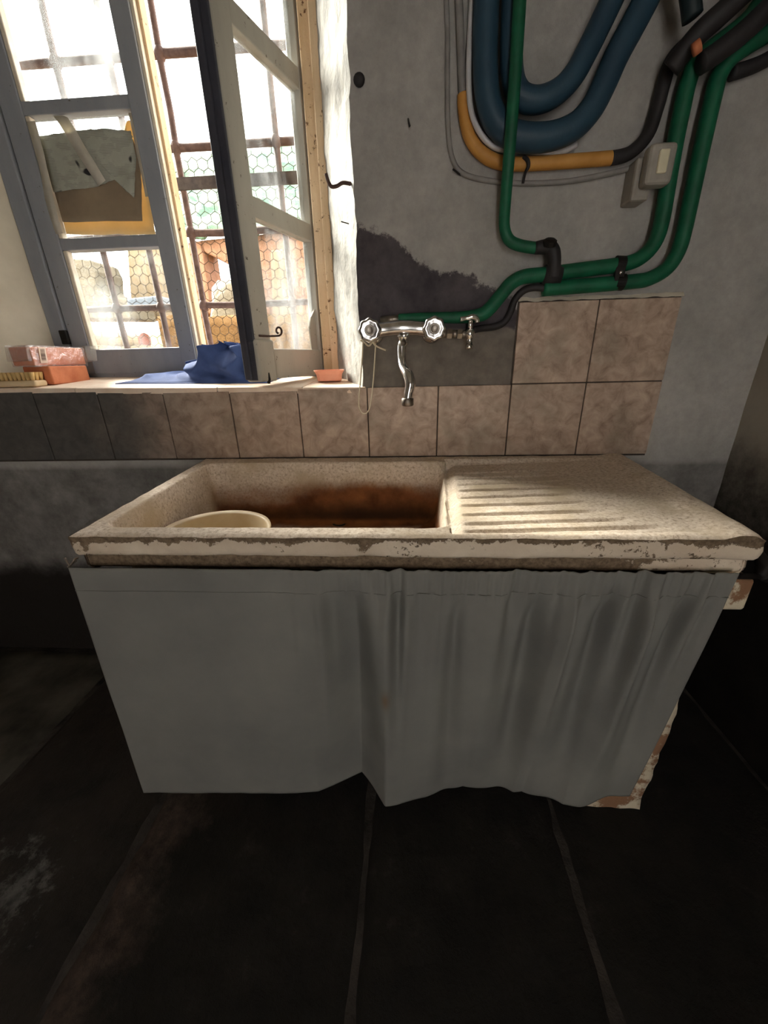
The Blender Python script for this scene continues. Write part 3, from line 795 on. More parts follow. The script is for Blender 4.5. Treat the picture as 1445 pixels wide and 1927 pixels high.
# edge band: lip over a set-back lower fillet, carried round front and both ends
zt0 = ZT - 0.0045
def edge_band(name, prof, mat, chipf):
    path = []
    def along(a, b, n):
        for k in range(n): path.append(tuple(a[q_] + (b[q_] - a[q_]) * k / n for q_ in range(2)))
    along((0, SD), (0, 0), 60); along((0, 0), (SW, 0), 220); along((SW, 0), (SW, SD), 60); path.append((SW, SD))
    mb = MB(); ch = []
    n = len(prof)
    for lx, ly in path:
        nx = -1 if lx == 0 else (1 if lx == SW else 0); ny = -1 if ly == 0 else 0
        for (ins, z) in prof:
            x, y = sxy(lx, ly)
            wv = 0.0022 * nz(lx * 20, ly * 20, z * 50) + 0.0016 * nz(lx * 60, ly * 60, z * 90)
            if z > ZT - 0.01: wv += 0.004 * max(0, nz(lx * 26, ly * 26, 9))
            if z == zt0: mb.v.append(V((x + nx * 0.0005, y + ny * 0.0005, surf_z(lx, ly) + 0.0004))); ch.append(chipf(lx, ly, z)); continue
            mb.v.append(V((x - nx * (ins + wv), y - ny * (ins + wv), z + 0.0015 * nz(lx * 12, ly * 12, z * 30))))
            ch.append(chipf(lx, ly, z))
    for i in range(len(path) - 1):
        for k in range(n - 1): mb.f.append((i * n + k, i * n + k + 1, (i + 1) * n + k + 1, (i + 1) * n + k))
    return mb.build(name, mat, sink, smooth=True, attrs={'chip': ch}, fix=True)
edge_band('front_lip', [(0.0005, zt0), (0, zt0 - 0.003), (0, 0.748), (0, 0.742), (0, 0.735), (0, 0.728), (0.001, 0.722), (0.004, 0.717), (0.012, 0.7145), (0.02, 0.7145)], 'chipped_paint',
          lambda lx, ly, z: 0.06 + 0.78 * ss(z, 0.735, 0.755) + 0.35 * max(0, nz(lx * 9, 3.1)) + 0.25 * (1 - ss(z, 0.714, 0.721)) + 0.22 * (1 - ss(lx, 0.0, 0.35)) + 0.12 * ss(lx, 1.0, 1.15))
edge_band('lower_fillet', [(0.012, 0.7155), (0.0115, 0.71), (0.0115, 0.70), (0.012, 0.692), (0.016, 0.687), (0.03, 0.687)], 'chipped_paint',
          lambda lx, ly, z: 1.0 - 0.75 * ss(lx, 0.85, 1.1))
# drain hole with a grid ring at the foot of the back wall
hx_, hy_ = sxy(0.405, 0.452)
MB().lathe([(0.0, 0.001), (0.013, 0.001), (0.015, 0.003), (0.021, 0.003), (0.023, 0.0), (0.023, -0.004)], (hx_, hy_, ZT - DEPTH - 0.002), n=24).build('drain', 'black_iron', sink, smooth=True)

# piers the sink stands on
def pier(name, x0, x1, label, seed, top=0.60):
    r_ = root(name, ((x0 + x1) / 2, -0.27, 0), label, 'pier', 'plastered piers under the sink')
    mb = MB()
    def pf(u, v):
        z = top * v
        per = [(x0, -0.505), (x1, -0.505), (x1, -0.012), (x0, -0.012)]
        k = int(min(u * 4, 3.999)); f_ = u * 4 - k
        a_, b_ = per[k], per[(k + 1) % 4]
        x, y = a_[0] + (b_[0] - a_[0]) * f_, a_[1] + (b_[1] - a_[1]) * f_
        w_ = 0.014 * nz(z * 6, seed, y * 5) + 0.007 * nz(z * 22, seed, y * 14)
        cx = (x0 + x1) / 2
        return (x + (w_ if x > cx else -w_), y + 0.006 * nz(x * 20, z * 20, seed), z)
    mb.grid(pf, 48, 40)
    mb.build('shaft', 'pier_plaster', r_, smooth=True, fix=True)
    if top < 0.6: return r_
    MB().box(x0 - 0.01, x1 + 0.035, -0.535, -0.02, 0.598, 0.664).build('cap_block', 'pier_plaster', r_, bevel=0.006, subdiv=3, jitter=0.004, jscale=30)
    MB().box(x0 + 0.01, x1 - 0.0, -0.48, -0.03, 0.662, 0.689).build('mortar_bed', 'grout', r_, bevel=0.004)
    return r_
pier('sink_pier', 0.425, 0.562, 'flaking cream plastered pier under the drainboard end of the sink', 3)
pier('sink_pier', -0.545, -0.43, 'plastered pier behind the curtain under the basin end of the sink', 8, 0.578)

# curtain rod, brackets, curtain
rod = root('curtain_rod', (0, -0.548, 0.676), 'thin black iron rod under the sink front carrying the curtain', 'curtain rod')
MB().tube([(-0.60, -0.545, 0.676), (0.592, -0.545, 0.676)], 0.005, 10).build('rod', 'black_iron', rod, smooth=True)
MB().tube([(0.588, -0.545, 0.676), (0.597, -0.538, 0.690), (0.594, -0.520, 0.709), (0.590, -0.510, 0.712)], [0.009, 0.012, 0.008, 0.004], 8, smooth=4).build('end_hook', 'black_iron', rod, smooth=True)
MB().tube([(0.590, -0.548, 0.679), (0.606, -0.540, 0.668), (0.612, -0.535, 0.672)], [0.007, 0.006, 0.004], 8, smooth=3).build('end_hook', 'black_iron', rod, smooth=True)
wh = root('wire_hook', (-0.590, -0.568, 0.70), 'bent bright steel wire hook at the chipped corner of the sink', 'hook')
MB().tube([at(122, 1050, 'y', -0.568), at(128, 1060, 'y', -0.572), at(133, 1064, 'y', -0.572), at(140, 1053, 'y', -0.570), at(146, 1050, 'y', -0.562)], 0.0018, 8, smooth=4).build('wire', 'steel_hook', wh, smooth=True)
MB().tube([at(128, 1067, 'y', -0.568), at(143, 1055, 'y', -0.566)], 0.002, 8).build('wire', 'steel_hook', wh, smooth=True)

hem = [(-0.645, -0.556), (-0.56, -0.553), (-0.448, -0.549), (-0.267, -0.541), (-0.217, -0.534), (-0.117, -0.492), (-0.085, -0.525), (-0.054, -0.560), (0.04, -0.538), (0.132, -0.503), (0.25, -0.520), (0.271, -0.509), (0.358, -0.547), (0.45, -0.530), (0.52, -0.515)]
def hem_y(x):
    for (a_, ya), (b_, yb) in zip(hem, hem[1:]):
        if x <= b_: return ya + (yb - ya) * max(0, (x - a_) / (b_ - a_))
    return hem[-1][1]
def gather(x): return ss(x, -0.35, 0.05)
folds = [(random.uniform(-0.2, 0.52), random.uniform(0.006, 0.013), random.uniform(0.004, 0.011), random.uniform(0.18, 0.60)) for _ in range(40)]
big = [(-0.105, .030, -.010), (0.225, .020, -.012), (0.345, .022, -.011), (0.47, .018, -.008), (-0.055, .022, .006), (0.275, .020, .006), (0.395, .020, .006), (0.15, .030, .005), (0.085, .013, -.006)]
cst = []
def cf(u, v):
    xb = -0.645 + 1.166 * u; xt = -0.607 + 1.139 * u
    tb = v ** 1.1                        # 0 top .. 1 hem
    x = xt + (xb - xt) * v
    z = 0.696 + (0.060 - 0.696) * v
    y = -0.570 * (1 - tb) + hem_y(xb) * tb
    # one smooth hanging sag between
    g = gather(x) * 1.0
    for fx_, fw, fa, fl in folds:
        y += fa * g * math.exp(-((xt - fx_) / fw) ** 2) * math.exp(-(v / fl) ** 2) * (0.35 + 0.65 * ss(v, 0.04, 0.14)) * (1 if fx_ * 50 % 2 > 1 else -1) * 1.25
    for bx_, bw, ba in big:
        k = ss(v, 0.03, 0.20) * (1 - 0.65 * ss(v, 0.55, 1.0))
        y -= 2.9 * ba * math.exp(-((x - bx_ - 0.02 * (0.5 - v) * (bx_ - 0.1)) / (bw * (0.8 + v))) ** 2) * k
    y += 0.0015 * nz(x * 14, z * 5)
    if v < 0.09: y += 0.0015 * math.sin(x * 420) * gather(x)
    if v > 0.97: z += 0.002 * nz(x * 20, 3)
    cst.append(0.8 * math.exp(-(((x + 0.045) / 0.008) ** 2 + ((z - 0.405) / 0.022) ** 2)))
    return (x, y, z)
mb = MB().grid(cf, 360, 90)
cur = root('curtain', (-0.03, -0.545, 0.06), 'plain grey cotton curtain gathered on the rod below the sink', 'curtain')
o = mb.build('cloth', 'curtain_cloth', cur, smooth=True, solid=0.0012, attrs={'stain': cst}, fix=False)
hs = []
def hemline(v): 
    out = []
    for i in range(121):
        p = cf(i / 120, v); out.append((p[0], p[1] - 0.0012, p[2]))
    return out
n0 = len(cst); MB().tube(hemline(0.075), 0.0007, 4).build('hem_stitch', 'curtain_cloth', cur, smooth=True)

# plastic basin standing in the sink
bw = root('washing_up_bowl', (-0.430, -0.386, 0.586), 'round cream plastic bowl standing in the stained sink basin', 'bowl')
BC = V((-0.430, -0.386, 0.5868)); tilt = V((0.015, 0.0, 1)).normalized()
prof = [(0.0, 0.002), (0.082, 0.002), (0.088, 0.008), (0.111, 0.094), (0.121, 0.100), (0.122, 0.096), (0.115, 0.091), (0.091, 0.0), (0.0, -0.003)]
MB().lathe(prof, BC, tilt, 56).build('body', 'bowl_plastic', bw, smooth=True)

# ------------------------------------------------------------------ taps
fa = root('mixer_tap', (-0.015, 0.0, 1.09), 'chrome wall mixer tap with two fluted knobs and swan spout over the sink', 'tap')
ZF, YF = 1.098, -0.085
def tap_pt(px, py_, y): return at(px, py_, 'y', y)
hl, hr = tap_pt(696, 622, -0.125), tap_pt(817, 619, -0.125)
bl, br = V((hl.x, YF, hl.z)), V((hr.x, YF, hr.z))
mid = (bl + br) / 2
MB().tube([bl - V((0.012, 0, 0)), bl, bl * 0.75 + br * 0.25 + V((0, -0.003, 0.004)), mid + V((0, -0.005, 0.006)), bl * 0.25 + br * 0.75 + V((0, -0.003, 0.004)), br, br + V((0.012, 0, 0))],
          [0.012, 0.019, 0.0165, 0.0175, 0.0165, 0.019, 0.012], 20, smooth=6).build('bar_body', 'chrome', fa, smooth=True)
for hh, bb in ((hl, bl), (hr, br)):
    MB().lathe([(0.012, 0.0), (0.012, 0.022), (0.0105, 0.026), (0.0105, 0.034)], bb, (0, -1, 0), 20).build('valve_neck', 'chrome', fa, smooth=True)
    kb = MB().lathe([(0.006, 0.026), (0.018, 0.028), (0.0255, 0.034), (0.0272, 0.043), (0.0255, 0.050), (0.0225, 0.053), (0.018, 0.0525), (0.013, 0.0515), (0.0, 0.0515)], bb, (0, -1, 0), 48, lobes=(8, 0.055, 0.012)).build('knob', 'chrome', fa, smooth=True)
    MB().lathe([(0.0122, 0.050), (0.0122, 0.0545), (0.0105, 0.0558), (0.0085, 0.0545), (0.0, 0.0545)], bb, (0, -1, 0), 24).build('index_cap', 'dull_brass', kb, smooth=True)
    MB().tube([bb, bb + V((0, 0.03, -0.001)), bb + V((0, 0.088, -0.002))], 0.0105, 14).build('wall_union', 'dull_brass', fa, smooth=True)
    MB().lathe([(0.0105, 0.0), (0.026, 0.002), (0.024, 0.010), (0.013, 0.014)], (bb.x, 0.0, bb.z - 0.002), (0, -1, 0), 28).build('wall_rose', 'chrome', fa, smooth=True)
s0 = mid + V((0.004, 0, -0.008))
MB().lathe([(0.020, 0.0), (0.014, 0.010), (0.0115, 0.020), (0.0115, 0.026)], s0 + V((0, 0, 0.002)), (0, 0, -1), 24).build('spout_socket', 'chrome', fa, smooth=True)
pth = [s0 + V((0, 0, -0.018)), tap_pt(756, 652, -0.086), tap_pt(756, 676, -0.094), tap_pt(759, 692, -0.112), tap_pt(768, 706, -0.134), tap_pt(772, 722, -0.145), tap_pt(769, 738, -0.147), tap_pt(767, 752, -0.147)]
MB().tube(pth, [0.0125, 0.0125, 0.0112, 0.0118, 0.0145, 0.0145, 0.0128, 0.0122], 18, smooth=6, flat=(0.95, 0.9)).build('spout', 'chrome', fa, smooth=True)
e = pth[-1]
MB().lathe([(0.0125, 0.004), (0.0148, 0.002), (0.0148, -0.013), (0.012, -0.015), (0.011, -0.012), (0.0, -0.012)], e, (0, 0, 1), 22).build('nozzle', 'dull_brass', fa, smooth=True)
MB().lathe([(0.0, -0.006), (0.0065, -0.004), (0.0065, 0.003), (0.0, 0.005)], tap_pt(759, 645, -0.102), (0.2, -1, 0), 16).build('set_screw', 'dull_brass', fa, smooth=True)

# string loop over the left knob
st = root('string_loop', (hl.x, -0.118, hl.z - 0.15), 'thin pale string loop hanging from the tap knob by the window', 'string')
ys = -0.122
lp = [(683, 640), (681, 680), (677, 730), (675, 762), (681, 777), (690, 777), (697, 762), (702, 720), (705, 680), (707, 645)]
MB().tube([at(*p, 'y', ys) for p in lp], 0.0016, 6, smooth=5).build('loop', 'string', st, smooth=True)
MB().tube([at(678, 640, 'y', ys), at(686, 645, 'y', -0.128), at(694, 651, 'y', -0.131), at(701, 644, 'y', -0.131), at(706, 650, 'y', -0.128), at(716, 655, 'y', ys), at(726, 659, 'y', ys)], 0.0022, 6, smooth=4).build('knot', 'string', st, smooth=True)

# small angle valve beside the mixer
va = root('angle_valve', (0.152, 0.0, 1.07), 'small chrome angle valve with lever beside the mixer tap', 'valve')
vy = -0.062
vc = at(884, 617, 'y', vy); vb = at(884, 628, 'y', vy)
MB().tube([V((vb.x, 0.0, vb.z + 0.004)), vb + V((0, 0.01, 0.002)), vb], [0.010, 0.010, 0.011], 14).build('wall_stub', 'dull_brass', va, smooth=True)
MB().lathe([(0.0, 0.013), (0.008, 0.0105), (0.0125, 0.004), (0.013, -0.002), (0.010, -0.009), (0.0075, -0.012), (0.0075, -0.024), (0.009, -0.024), (0.009, -0.036), (0.0, -0.036)], vb, (0, 0, 1), 22).build('body', 'chrome', va, smooth=True)
MB().tube([vb + V((0, 0, 0.010)), vb + V((0, 0, 0.030))], 0.0065, 14).build('stem', 'chrome', va, smooth=True)
lv = [at(866, 601, 'y', vy - 0.004), at(878, 599, 'y', vy - 0.004), at(889, 596, 'y', vy - 0.004), at(897, 600, 'y', vy), at(898, 607, 'y', vy)]
MB().tube(lv, [0.006, 0.005, 0.007, 0.007, 0.005], 12, smooth=4).build('lever', 'chrome', va, smooth=True)
# threaded fitting from the valve to the mixer
ft = root('pipe_fitting', (0.10, -0.05, 1.07), 'dull threaded brass fitting between mixer knob and angle valve', 'fitting')
fp, fq = at(828, 628, 'y', -0.055), at(876, 629, 'y', -0.058)
for k, (a_, b_, rr) in enumerate(((0.0, 0.30, 0.010), (0.27, 0.47, 0.0125), (0.45, 0.70, 0.0095), (0.68, 0.86, 0.0125), (0.84, 1.0, 0.009))):
    MB().tube([fp + (fq - fp) * a_, fp + (fq - fp) * b_], rr, 6 if rr > 0.012 else 16).build('hex_nut' if rr > 0.012 else 'sleeve', 'dull_brass', ft, smooth=rr <= 0.012)

# ------------------------------------------------------------------ pipes on the wall
def pipe(name, pts, r_, mat, label, y=-0.03, cat='pipe', group=None, smooth=6, flat=None):
    P_ = []
    for p in pts:
        yy = p[2] if len(p) > 2 else y
        P_.append(at(p[0], p[1], 'y', yy))
    # carry ends that leave the picture on to the ceiling or the side wall
    def carry(px, q_, prev):
        if px >= 1395:
            d_ = (q_ - prev).normalized(); k_ = (XR + 0.01 - q_.x) / max(d_.x, 0.2)
            return [q_ + d_ * k_ * 0.5, q_ + d_ * k_]
        return [V((q_.x, q_.y, q_.z + 0.12)), V((q_.x, q_.y, ZC + 0.01))]
    if pts[-1][1] <= -12 or pts[-1][0] >= 1440: P_ = P_ + carry(pts[-1][0], P_[-1], P_[-2])
    if pts[0][1] <= -12 or pts[0][0] >= 1440: P_ = carry(pts[0][0], P_[0], P_[1])[::-1] + P_
    if isinstance(r_, list):
        n0 = 2 if pts[0][1] <= -12 or pts[0][0] >= 1440 else 0
        r_ = [r_[0]] * n0 + r_; r_ = r_ + [r_[-1]] * (len(P_) - len(r_))
    b_ = min(P_, key=lambda q_: q_.z)
    rt = root(name, b_, label, cat, group)
    o = MB().tube(P_, r_, 16, smooth=smooth, flat=flat).build('tube', mat, rt, smooth=True)
    return rt, P_
g1, PA = pipe('green_pipe', [(985, -120), (978, 0), (968, 160, -0.088), (958, 290, -0.082), (951, 380, -0.06), (949, 425, -0.045), (957, 450, -0.042), (975, 461, -0.04), (1008, 467, -0.04)], 0.0125, 'green_foam',
     'slim green pipe dropping in front of the teal bends to the black valve', -0.088)
g2, PB = pipe('green_pipe', [(1445, -12, -0.035), (1400, 45, -0.035), (1320, 108, -0.035), (1296, 150), (1281, 215), (1268, 280), (1256, 350), (1246, 410), (1234, 452), (1212, 480), (1178, 496), (1100, 507), (1020, 517), (985, 521), (962, 533), (942, 556), (922, 580), (905, 592), (870, 597), (800, 598), (750, 600)], [0.0165] * 18 + [0.0145, 0.0125, 0.012], 'green_foam',
     'green insulated pipe bending down to run behind the mixer tap', -0.03)
g3, PC = pipe('green_pipe', [(1500, 30, -0.035), (1445, 62, -0.035), (1385, 100, -0.035), (1354, 140), (1340, 190), (1322, 270), (1305, 350), (1288, 430), (1276, 472), (1255, 505), (1222, 524), (1190, 530), (1100, 538), (1022, 544)], 0.0165, 'green_foam',
     'green insulated pipe along the top of the tiles ending at black hose', -0.03)
pipe('black_hose', [(1030, 543, -0.03), (1005, 541, -0.026), (985, 547, -0.019), (969, 564, -0.014), (961, 586, -0.012), (949, 606, -0.012), (930, 615, -0.013), (905, 618, -0.018), (891, 621, -0.026)], 0.0085, 'black_rubber',
     'black flexible hose curving from green pipe end down to the angle valve', -0.026, 'hose')
g2end = MB().tube([at(754, 600, 'y', -0.03), at(737, 601, 'y', -0.026), at(718, 602, 'y', -0.014)], [0.010, 0.0095, 0.009], 14).build('bare_end', 'dull_brass', g2, smooth=True)
# black valve joining slim pipe and insulated pipe
bv = root('black_valve', at(1035, 520, 'y', -0.03), 'grimy black tee valve joining the slim pipe to the insulated pipe', 'valve')
MB().tube([at(1006, 467, 'y', -0.04), at(1030, 465, 'y', -0.042), at(1040, 475, 'y', -0.044), at(1043, 500, 'y', -0.044), at(1040, 522, 'y', -0.04)], [0.013, 0.017, 0.0175, 0.015, 0.019], 12, smooth=4).build('body', 'black_rubber', bv, smooth=True)
MB().lathe([(0.006, 0), (0.015, 0.004), (0.016, 0.014), (0.010, 0.018), (0, 0.019)], at(1032, 466, 'y', -0.05), (0, -0.5, 0.9), 10).build('handle', 'black_iron', bv)
MB().lathe([(0.0225, -0.020), (0.0235, 0), (0.0225, 0.020)], at(1038, 519, 'y', -0.03), (1, 0, -0.1), 14).build('collar', 'black_rubber', bv, smooth=True)
# double pipe clamp with a bright screw
pc = root('pipe_clamp', at(1166, 545, 'y', -0.0), 'black double pipe clamp with bright screw holding both green pipes', 'clamp')
for py_, rr in ((498, 0.0172), (531, 0.0172)):
    c_ = at(1165, py_, 'y', -0.03)
    MB().lathe([(rr - 0.001, -0.010), (rr + 0.001, -0.010), (rr + 0.001, 0.010), (rr - 0.001, 0.010)], c_, (1, 0, -0.08), 24).build('band', 'black_iron', pc, smooth=False)
a_, b_ = at(1166, 485, 'y', -0.04), at(1164, 547, 'y', -0.04)
MB().obox((at(1165, 515, 'y', -0.040)), (0.011, 0, 0), (0, 0.006, 0), (0, 0, 0.020)).build('bridge', 'black_iron', pc, bevel=0.002)
MB().lathe([(0.0046, 0), (0.0042, 0.003), (0, 0.0035)], at(1168, 513, 'y', -0.0462), (0, -1, 0), 12).build('screw', 'chrome', pc, smooth=True)

# teal insulated bends
pipe('teal_pipe', [(925, -150), (918, -60), (914, 40), (913, 120), (918, 185), (936, 232), (972, 256), (1030, 258), (1078, 240), (1112, 205), (1136, 160), (1160, 105), (1192, 45), (1225, -20), (1250, -80)], 0.0255, 'teal_foam',
     'outer teal insulated pipe making a wide bend below the ceiling', -0.046)
pipe('teal_pipe', [(975, -150), (969, -60), (964, 40), (962, 110), (968, 160), (985, 184), (1015, 188), (1050, 172), (1080, 140), (1105, 95), (1132, 40), (1165, -30), (1195, -90)], 0.0228, 'teal_foam',
     'inner teal insulated pipe making a tight bend inside the outer one', -0.046)
pipe('white_conduit', [(895, -150), (892, -60), (888, 0), (883, 90, -0.022), (882, 160, -0.031), (888, 215, -0.033), (908, 257, -0.028), (938, 280, -0.022), (985, 283), (1030, 287), (1060, 284), (1085, 272)], 0.0058, 'white_pvc',
     'thin white conduit hugging the outside of the teal bend', -0.02, 'conduit')
yp_, PY_ = pipe('yellow_pipe', [(872, 178), (874, 215), (884, 258), (908, 290), (945, 307), (1000, 308), (1080, 303), (1158, 297)], 0.0135, 'yellow_pipe',
     'ochre yellow pipe curving under the teal bends', -0.016)
pipe('grey_sleeve', [(862, -60), (866, 60), (869, 150), (872, 184)], 0.0085, 'grey_pvc', 'grey sleeve rising from the bent end of the yellow pipe', -0.012, 'conduit')
pipe('black_hose', [(1150, 298), (1185, 288), (1218, 255), (1236, 205), (1248, 160), (1264, 112), (1300, 75), (1345, 35), (1388, -16)], 0.0135, 'black_rubber',
     'black sleeve continuing the yellow pipe up to the corner', -0.018, 'hose')
pipe('grey_cable', [(838, -80), (842, 60), (842, 170), (844, 250), (852, 300), (872, 327), (920, 340), (985, 345), (1060, 342), (1120, 332), (1180, 318), (1215, 305)], 0.0055, 'grey_pvc',
     'thin grey cable looping below the yellow pipe to the switch box', -0.008, 'cable')
cl_ = root('cable_clip', at(988, 325, 'y', -0.01), 'black cable tie around the yellow pipe and grey cable', 'cable tie')
MB().tube([at(985, 295, 'y', -0.029), at(993, 302, 'y', -0.034), at(994, 314, 'y', -0.034), at(988, 326, 'y', -0.025), at(984, 345, 'y', -0.016)], [0.004, 0.0045, 0.004, 0.003, 0.003], 8, smooth=4).build('tie', 'black_rubber', cl_, smooth=True)
nl = root('bent_nail', at(862, 326, 'y', 0.0), 'bent nail holding the grey cable to the plaster', 'nail')
MB().tube([at(868, 330, 'y', 0.0), at(862, 326, 'y', -0.014), at(852, 318, 'y', -0.016)], 0.002, 6, smooth=3).build('shank', 'black_iron', nl, smooth=True)
# extra dark pipes crossing the top corner
pipe('dark_pipe', [(1290, -80), (1295, -30), (1299, 0), (1303, 34)], 0.0165, 'dark_teal_foam', 'short dark insulated pipe end hanging down beside the outer teal bend', -0.081)
pipe('dark_pipe', [(1262, 130, -0.050), (1310, 69, -0.074), (1360, 23, -0.088), (1430, -43, -0.098)], 0.019, 'black_rubber', 'dark lagged pipe slanting up to the right in front of the black sleeve', -0.075)
pipe('dark_pipe', [(1318, 120, -0.071), (1354, 96, -0.074), (1404, 56, -0.078), (1474, -11, -0.082)], 0.0185, 'black_rubber', 'dark lagged pipe slanting between the two green pipe bends', -0.075)
pipe('dark_pipe', [(1376, 138, -0.018), (1430, 119, -0.018), (1490, 82, -0.018)], 0.013, 'black_rubber', 'dark lagged pipe below the outer green bend at the corner', -0.03)
pipe('copper_stub', [(1303, 96, -0.095), (1318, 84, -0.10)], 0.011, 'clay_brick', 'short pinkish copper stub among the dark lagged pipes', -0.095, smooth=0)
# switch box
sb = root('switch_box', at(1245, 345, 'y', 0.0), 'dusty grey surface switch box with cream rocker beside the green pipes', 'switch')
q = [at(1226, 266, 'y', -0.078), at(1278, 264, 'y', -0.078), at(1266, 346, 'y', -0.078), at(1214, 348, 'y', -0.078)]
x0_, x1_ = (q[0].x + q[3].x) / 2, (q[1].x + q[2].x) / 2; z1_, z0_ = (q[0].z + q[1].z) / 2, (q[2].z + q[3].z) / 2
MB().box(x0_, x1_, -0.078, -0.046, z0_, z1_).build('housing', 'dusty_box', sb, bevel=0.009, seg=3)
MB().box(x0_ + 0.018, x1_ - 0.018, -0.084, -0.076, z0_ + 0.018, z1_ - 0.014).build('rocker', 'cream_plastic', sb, bevel=0.003)
MB().box(x0_ - 0.010, min(x0_ + 0.030, 0.548), -0.048, 0.004, z0_ - 0.018, z1_ - 0.012).build('back_plate', 'dusty_box', sb, bevel=0.006)

# hooks on the reveal
hk = root('window_hook', at(640, 345, 'y', 0.06), 'bent iron hook sticking out of the white window reveal', 'hook')
MB().tube([at(660, 346, 'y', 0.02), at(645, 344, 'y', 0.02), at(634, 350, 'y', 0.015), at(624, 351, 'y', 0.01), at(618, 342, 'y', 0.005), at(613, 326, 'y', 0.0)], 0.0042, 10, smooth=5).build('rod', 'rusty_iron', hk, smooth=True)
nk = root('bent_nail', at(648, 418, 'y', 0.03), 'thin nail sticking out of the white window reveal below the hook', 'nail')
MB().tube([at(656, 421, 'y', 0.03), at(642, 417, 'y', 0.01)], 0.0014, 6).build('shank', 'black_iron', nk, smooth=True)
nk = root('bent_nail', at(769, 230, 'y', 0.0), 'short dark nail in the plaster between window and teal pipes', 'nail')
MB().tube([at(768, 224, 'y', 0.002), at(769, 230, 'y', -0.014), at(771, 238, 'y', -0.016)], 0.0022, 6, smooth=3).build('shank', 'black_iron', nk, smooth=True)
nk = root('wall_plug', at(676, 152, 'y', 0.0), 'dark knot of plaster and nail on the wall beside the window', 'plug')
MB().lathe([(0.012, 0), (0.013, 0.004), (0.008, 0.008), (0.0, 0.007)], at(676, 152, 'y', 0.0), (0, -1, 0), 14).build('plug', 'black_rubber', nk, smooth=True)

# ------------------------------------------------------------------ things on the sill
def sillp(px, y): 
    x = at(px, 700, 'y', y).x
    return V((x, y, zs(x, y)))
# lower brick
bp0 = V((-1.142, 0.135, zs(-1.142, 0.135) - 0.002))
ang = math.radians(3)
ax, ay = V((math.cos(ang), math.sin(ang), 0)), V((-math.sin(ang), math.cos(ang), 0))
bk = root('clay_brick', bp0, 'bare reddish clay brick standing under the plastic-wrapped one', 'brick')
MB().obox(bp0 + V((0, 0, 0.0265)), ax * 0.042, ay * 0.080, V((0, 0, 0.0265))).build('body', 'clay_brick', bk, bevel=0.004, subdiv=3, jitter=0.002, jscale=40)
bp1 = bp0 + V((-0.014, 0.004, 0.053))
wb = root('wrapped_brick', bp1, 'orange clay brick in crumpled clear plastic with barcode label, lying on another brick', 'brick')
ang2 = math.radians(-2); bx_, by_ = V((math.cos(ang2), math.sin(ang2), 0)), V((-math.sin(ang2), math.cos(ang2), 0))
MB().obox(bp1 + V((0, 0, 0.0285)), bx_ * 0.036, by_ * 0.096, V((0, 0, 0.0265))).build('body', 'clay_orange', wb, bevel=0.004)
mb = MB().obox(bp1 + V((0, 0, 0.029)), bx_ * 0.040, by_ * 0.100, V((0, 0, 0.029)))
mb.obox(bp1 + by_ * 0.108 + bx_ * 0.02 + V((0, 0, 0.034)), by_ * 0.012 + bx_ * 0.008, bx_ * 0.034 + V((0, 0, 0.006)), V((0, 0, 0.024)) + by_ * 0.005)
mb.obox(bp1 - by_ * 0.100 - bx_ * 0.003 + V((0, 0, 0.036)), by_ * 0.008, bx_ * 0.036, V((0, 0, 0.02)) + by_ * 0.004)
mb.build('plastic_wrap', 'plastic_wrap', wb, smooth=False, subdiv=6, jitter=0.0055, jscale=48)
lc = bp1 + bx_ * 0.0425 - by_ * 0.066 + V((0, 0, 0.031))
lb = MB().obox(lc, by_ * 0.012, bx_ * 0.0006, V((0, 0, 0.022)) + by_ * 0.004).build('label', 'label_paper', wb)
mb = MB()
for k in range(11):
    mb.obox(lc + V((0, 0, 0.016 - 0.0030 * k)) + bx_ * 0.0010 + by_ * (0.0028 - 0.00055 * k), by_ * 0.0072, bx_ * 0.0003, V((0, 0, 0.0005 + 0.0008 * random.random())))
mb.build('barcode', 'label_ink', lb)
# scrubbing brush lying on its back
bq = V((-1.195, 0.026, zs(-1.195, 0.026)))
br_ = root('scrubbing_brush', bq, 'wooden scrubbing brush with tan bristles pointing up on the window sill', 'brush')
MB().obox(bq + V((0, 0, 0.009)), V((0.086, 0.003, 0)), V((-0.001, 0.023, 0)), V((0, 0, 0.009))).build('wood_back', 'brush_wood', br_, bevel=0.006, seg=3)
mt = MATS['brush_bristle']
tuft = None
for i in range(12):
    for j in range(3):
        c_ = bq + V((-0.074 + 0.0134 * i, -0.014 + 0.014 * j + 0.0004 * i, 0.017))
        ln = 0.024 + 0.002 * nz(i, j)
        lean = V((0.006 * nz(i * 1.3, j), 0.005 * nz(i, j * 1.7, 3) - 0.002, 0))
        if tuft is None:
            tuft = MB().tube([V((0, 0, 0)), V((0, 0, 0.012)), V((0, 0, 0.025))], [0.0042, 0.0058, 0.0078], 8).build('bristle_tuft', 'brush_bristle', br_, smooth=True, fix=True)
            # mesh was written relative to the brush, so re-centre it
            for v_ in tuft.data.vertices: v_.co += wloc(br_)
            o = tuft
        else:
            o = tuft.copy(); link(o); o.parent = br_
        o.location = c_ - bq; o.rotation_euler = (lean.y * 14, lean.x * 14, 0); o.scale = (1, 1, ln / 0.025)
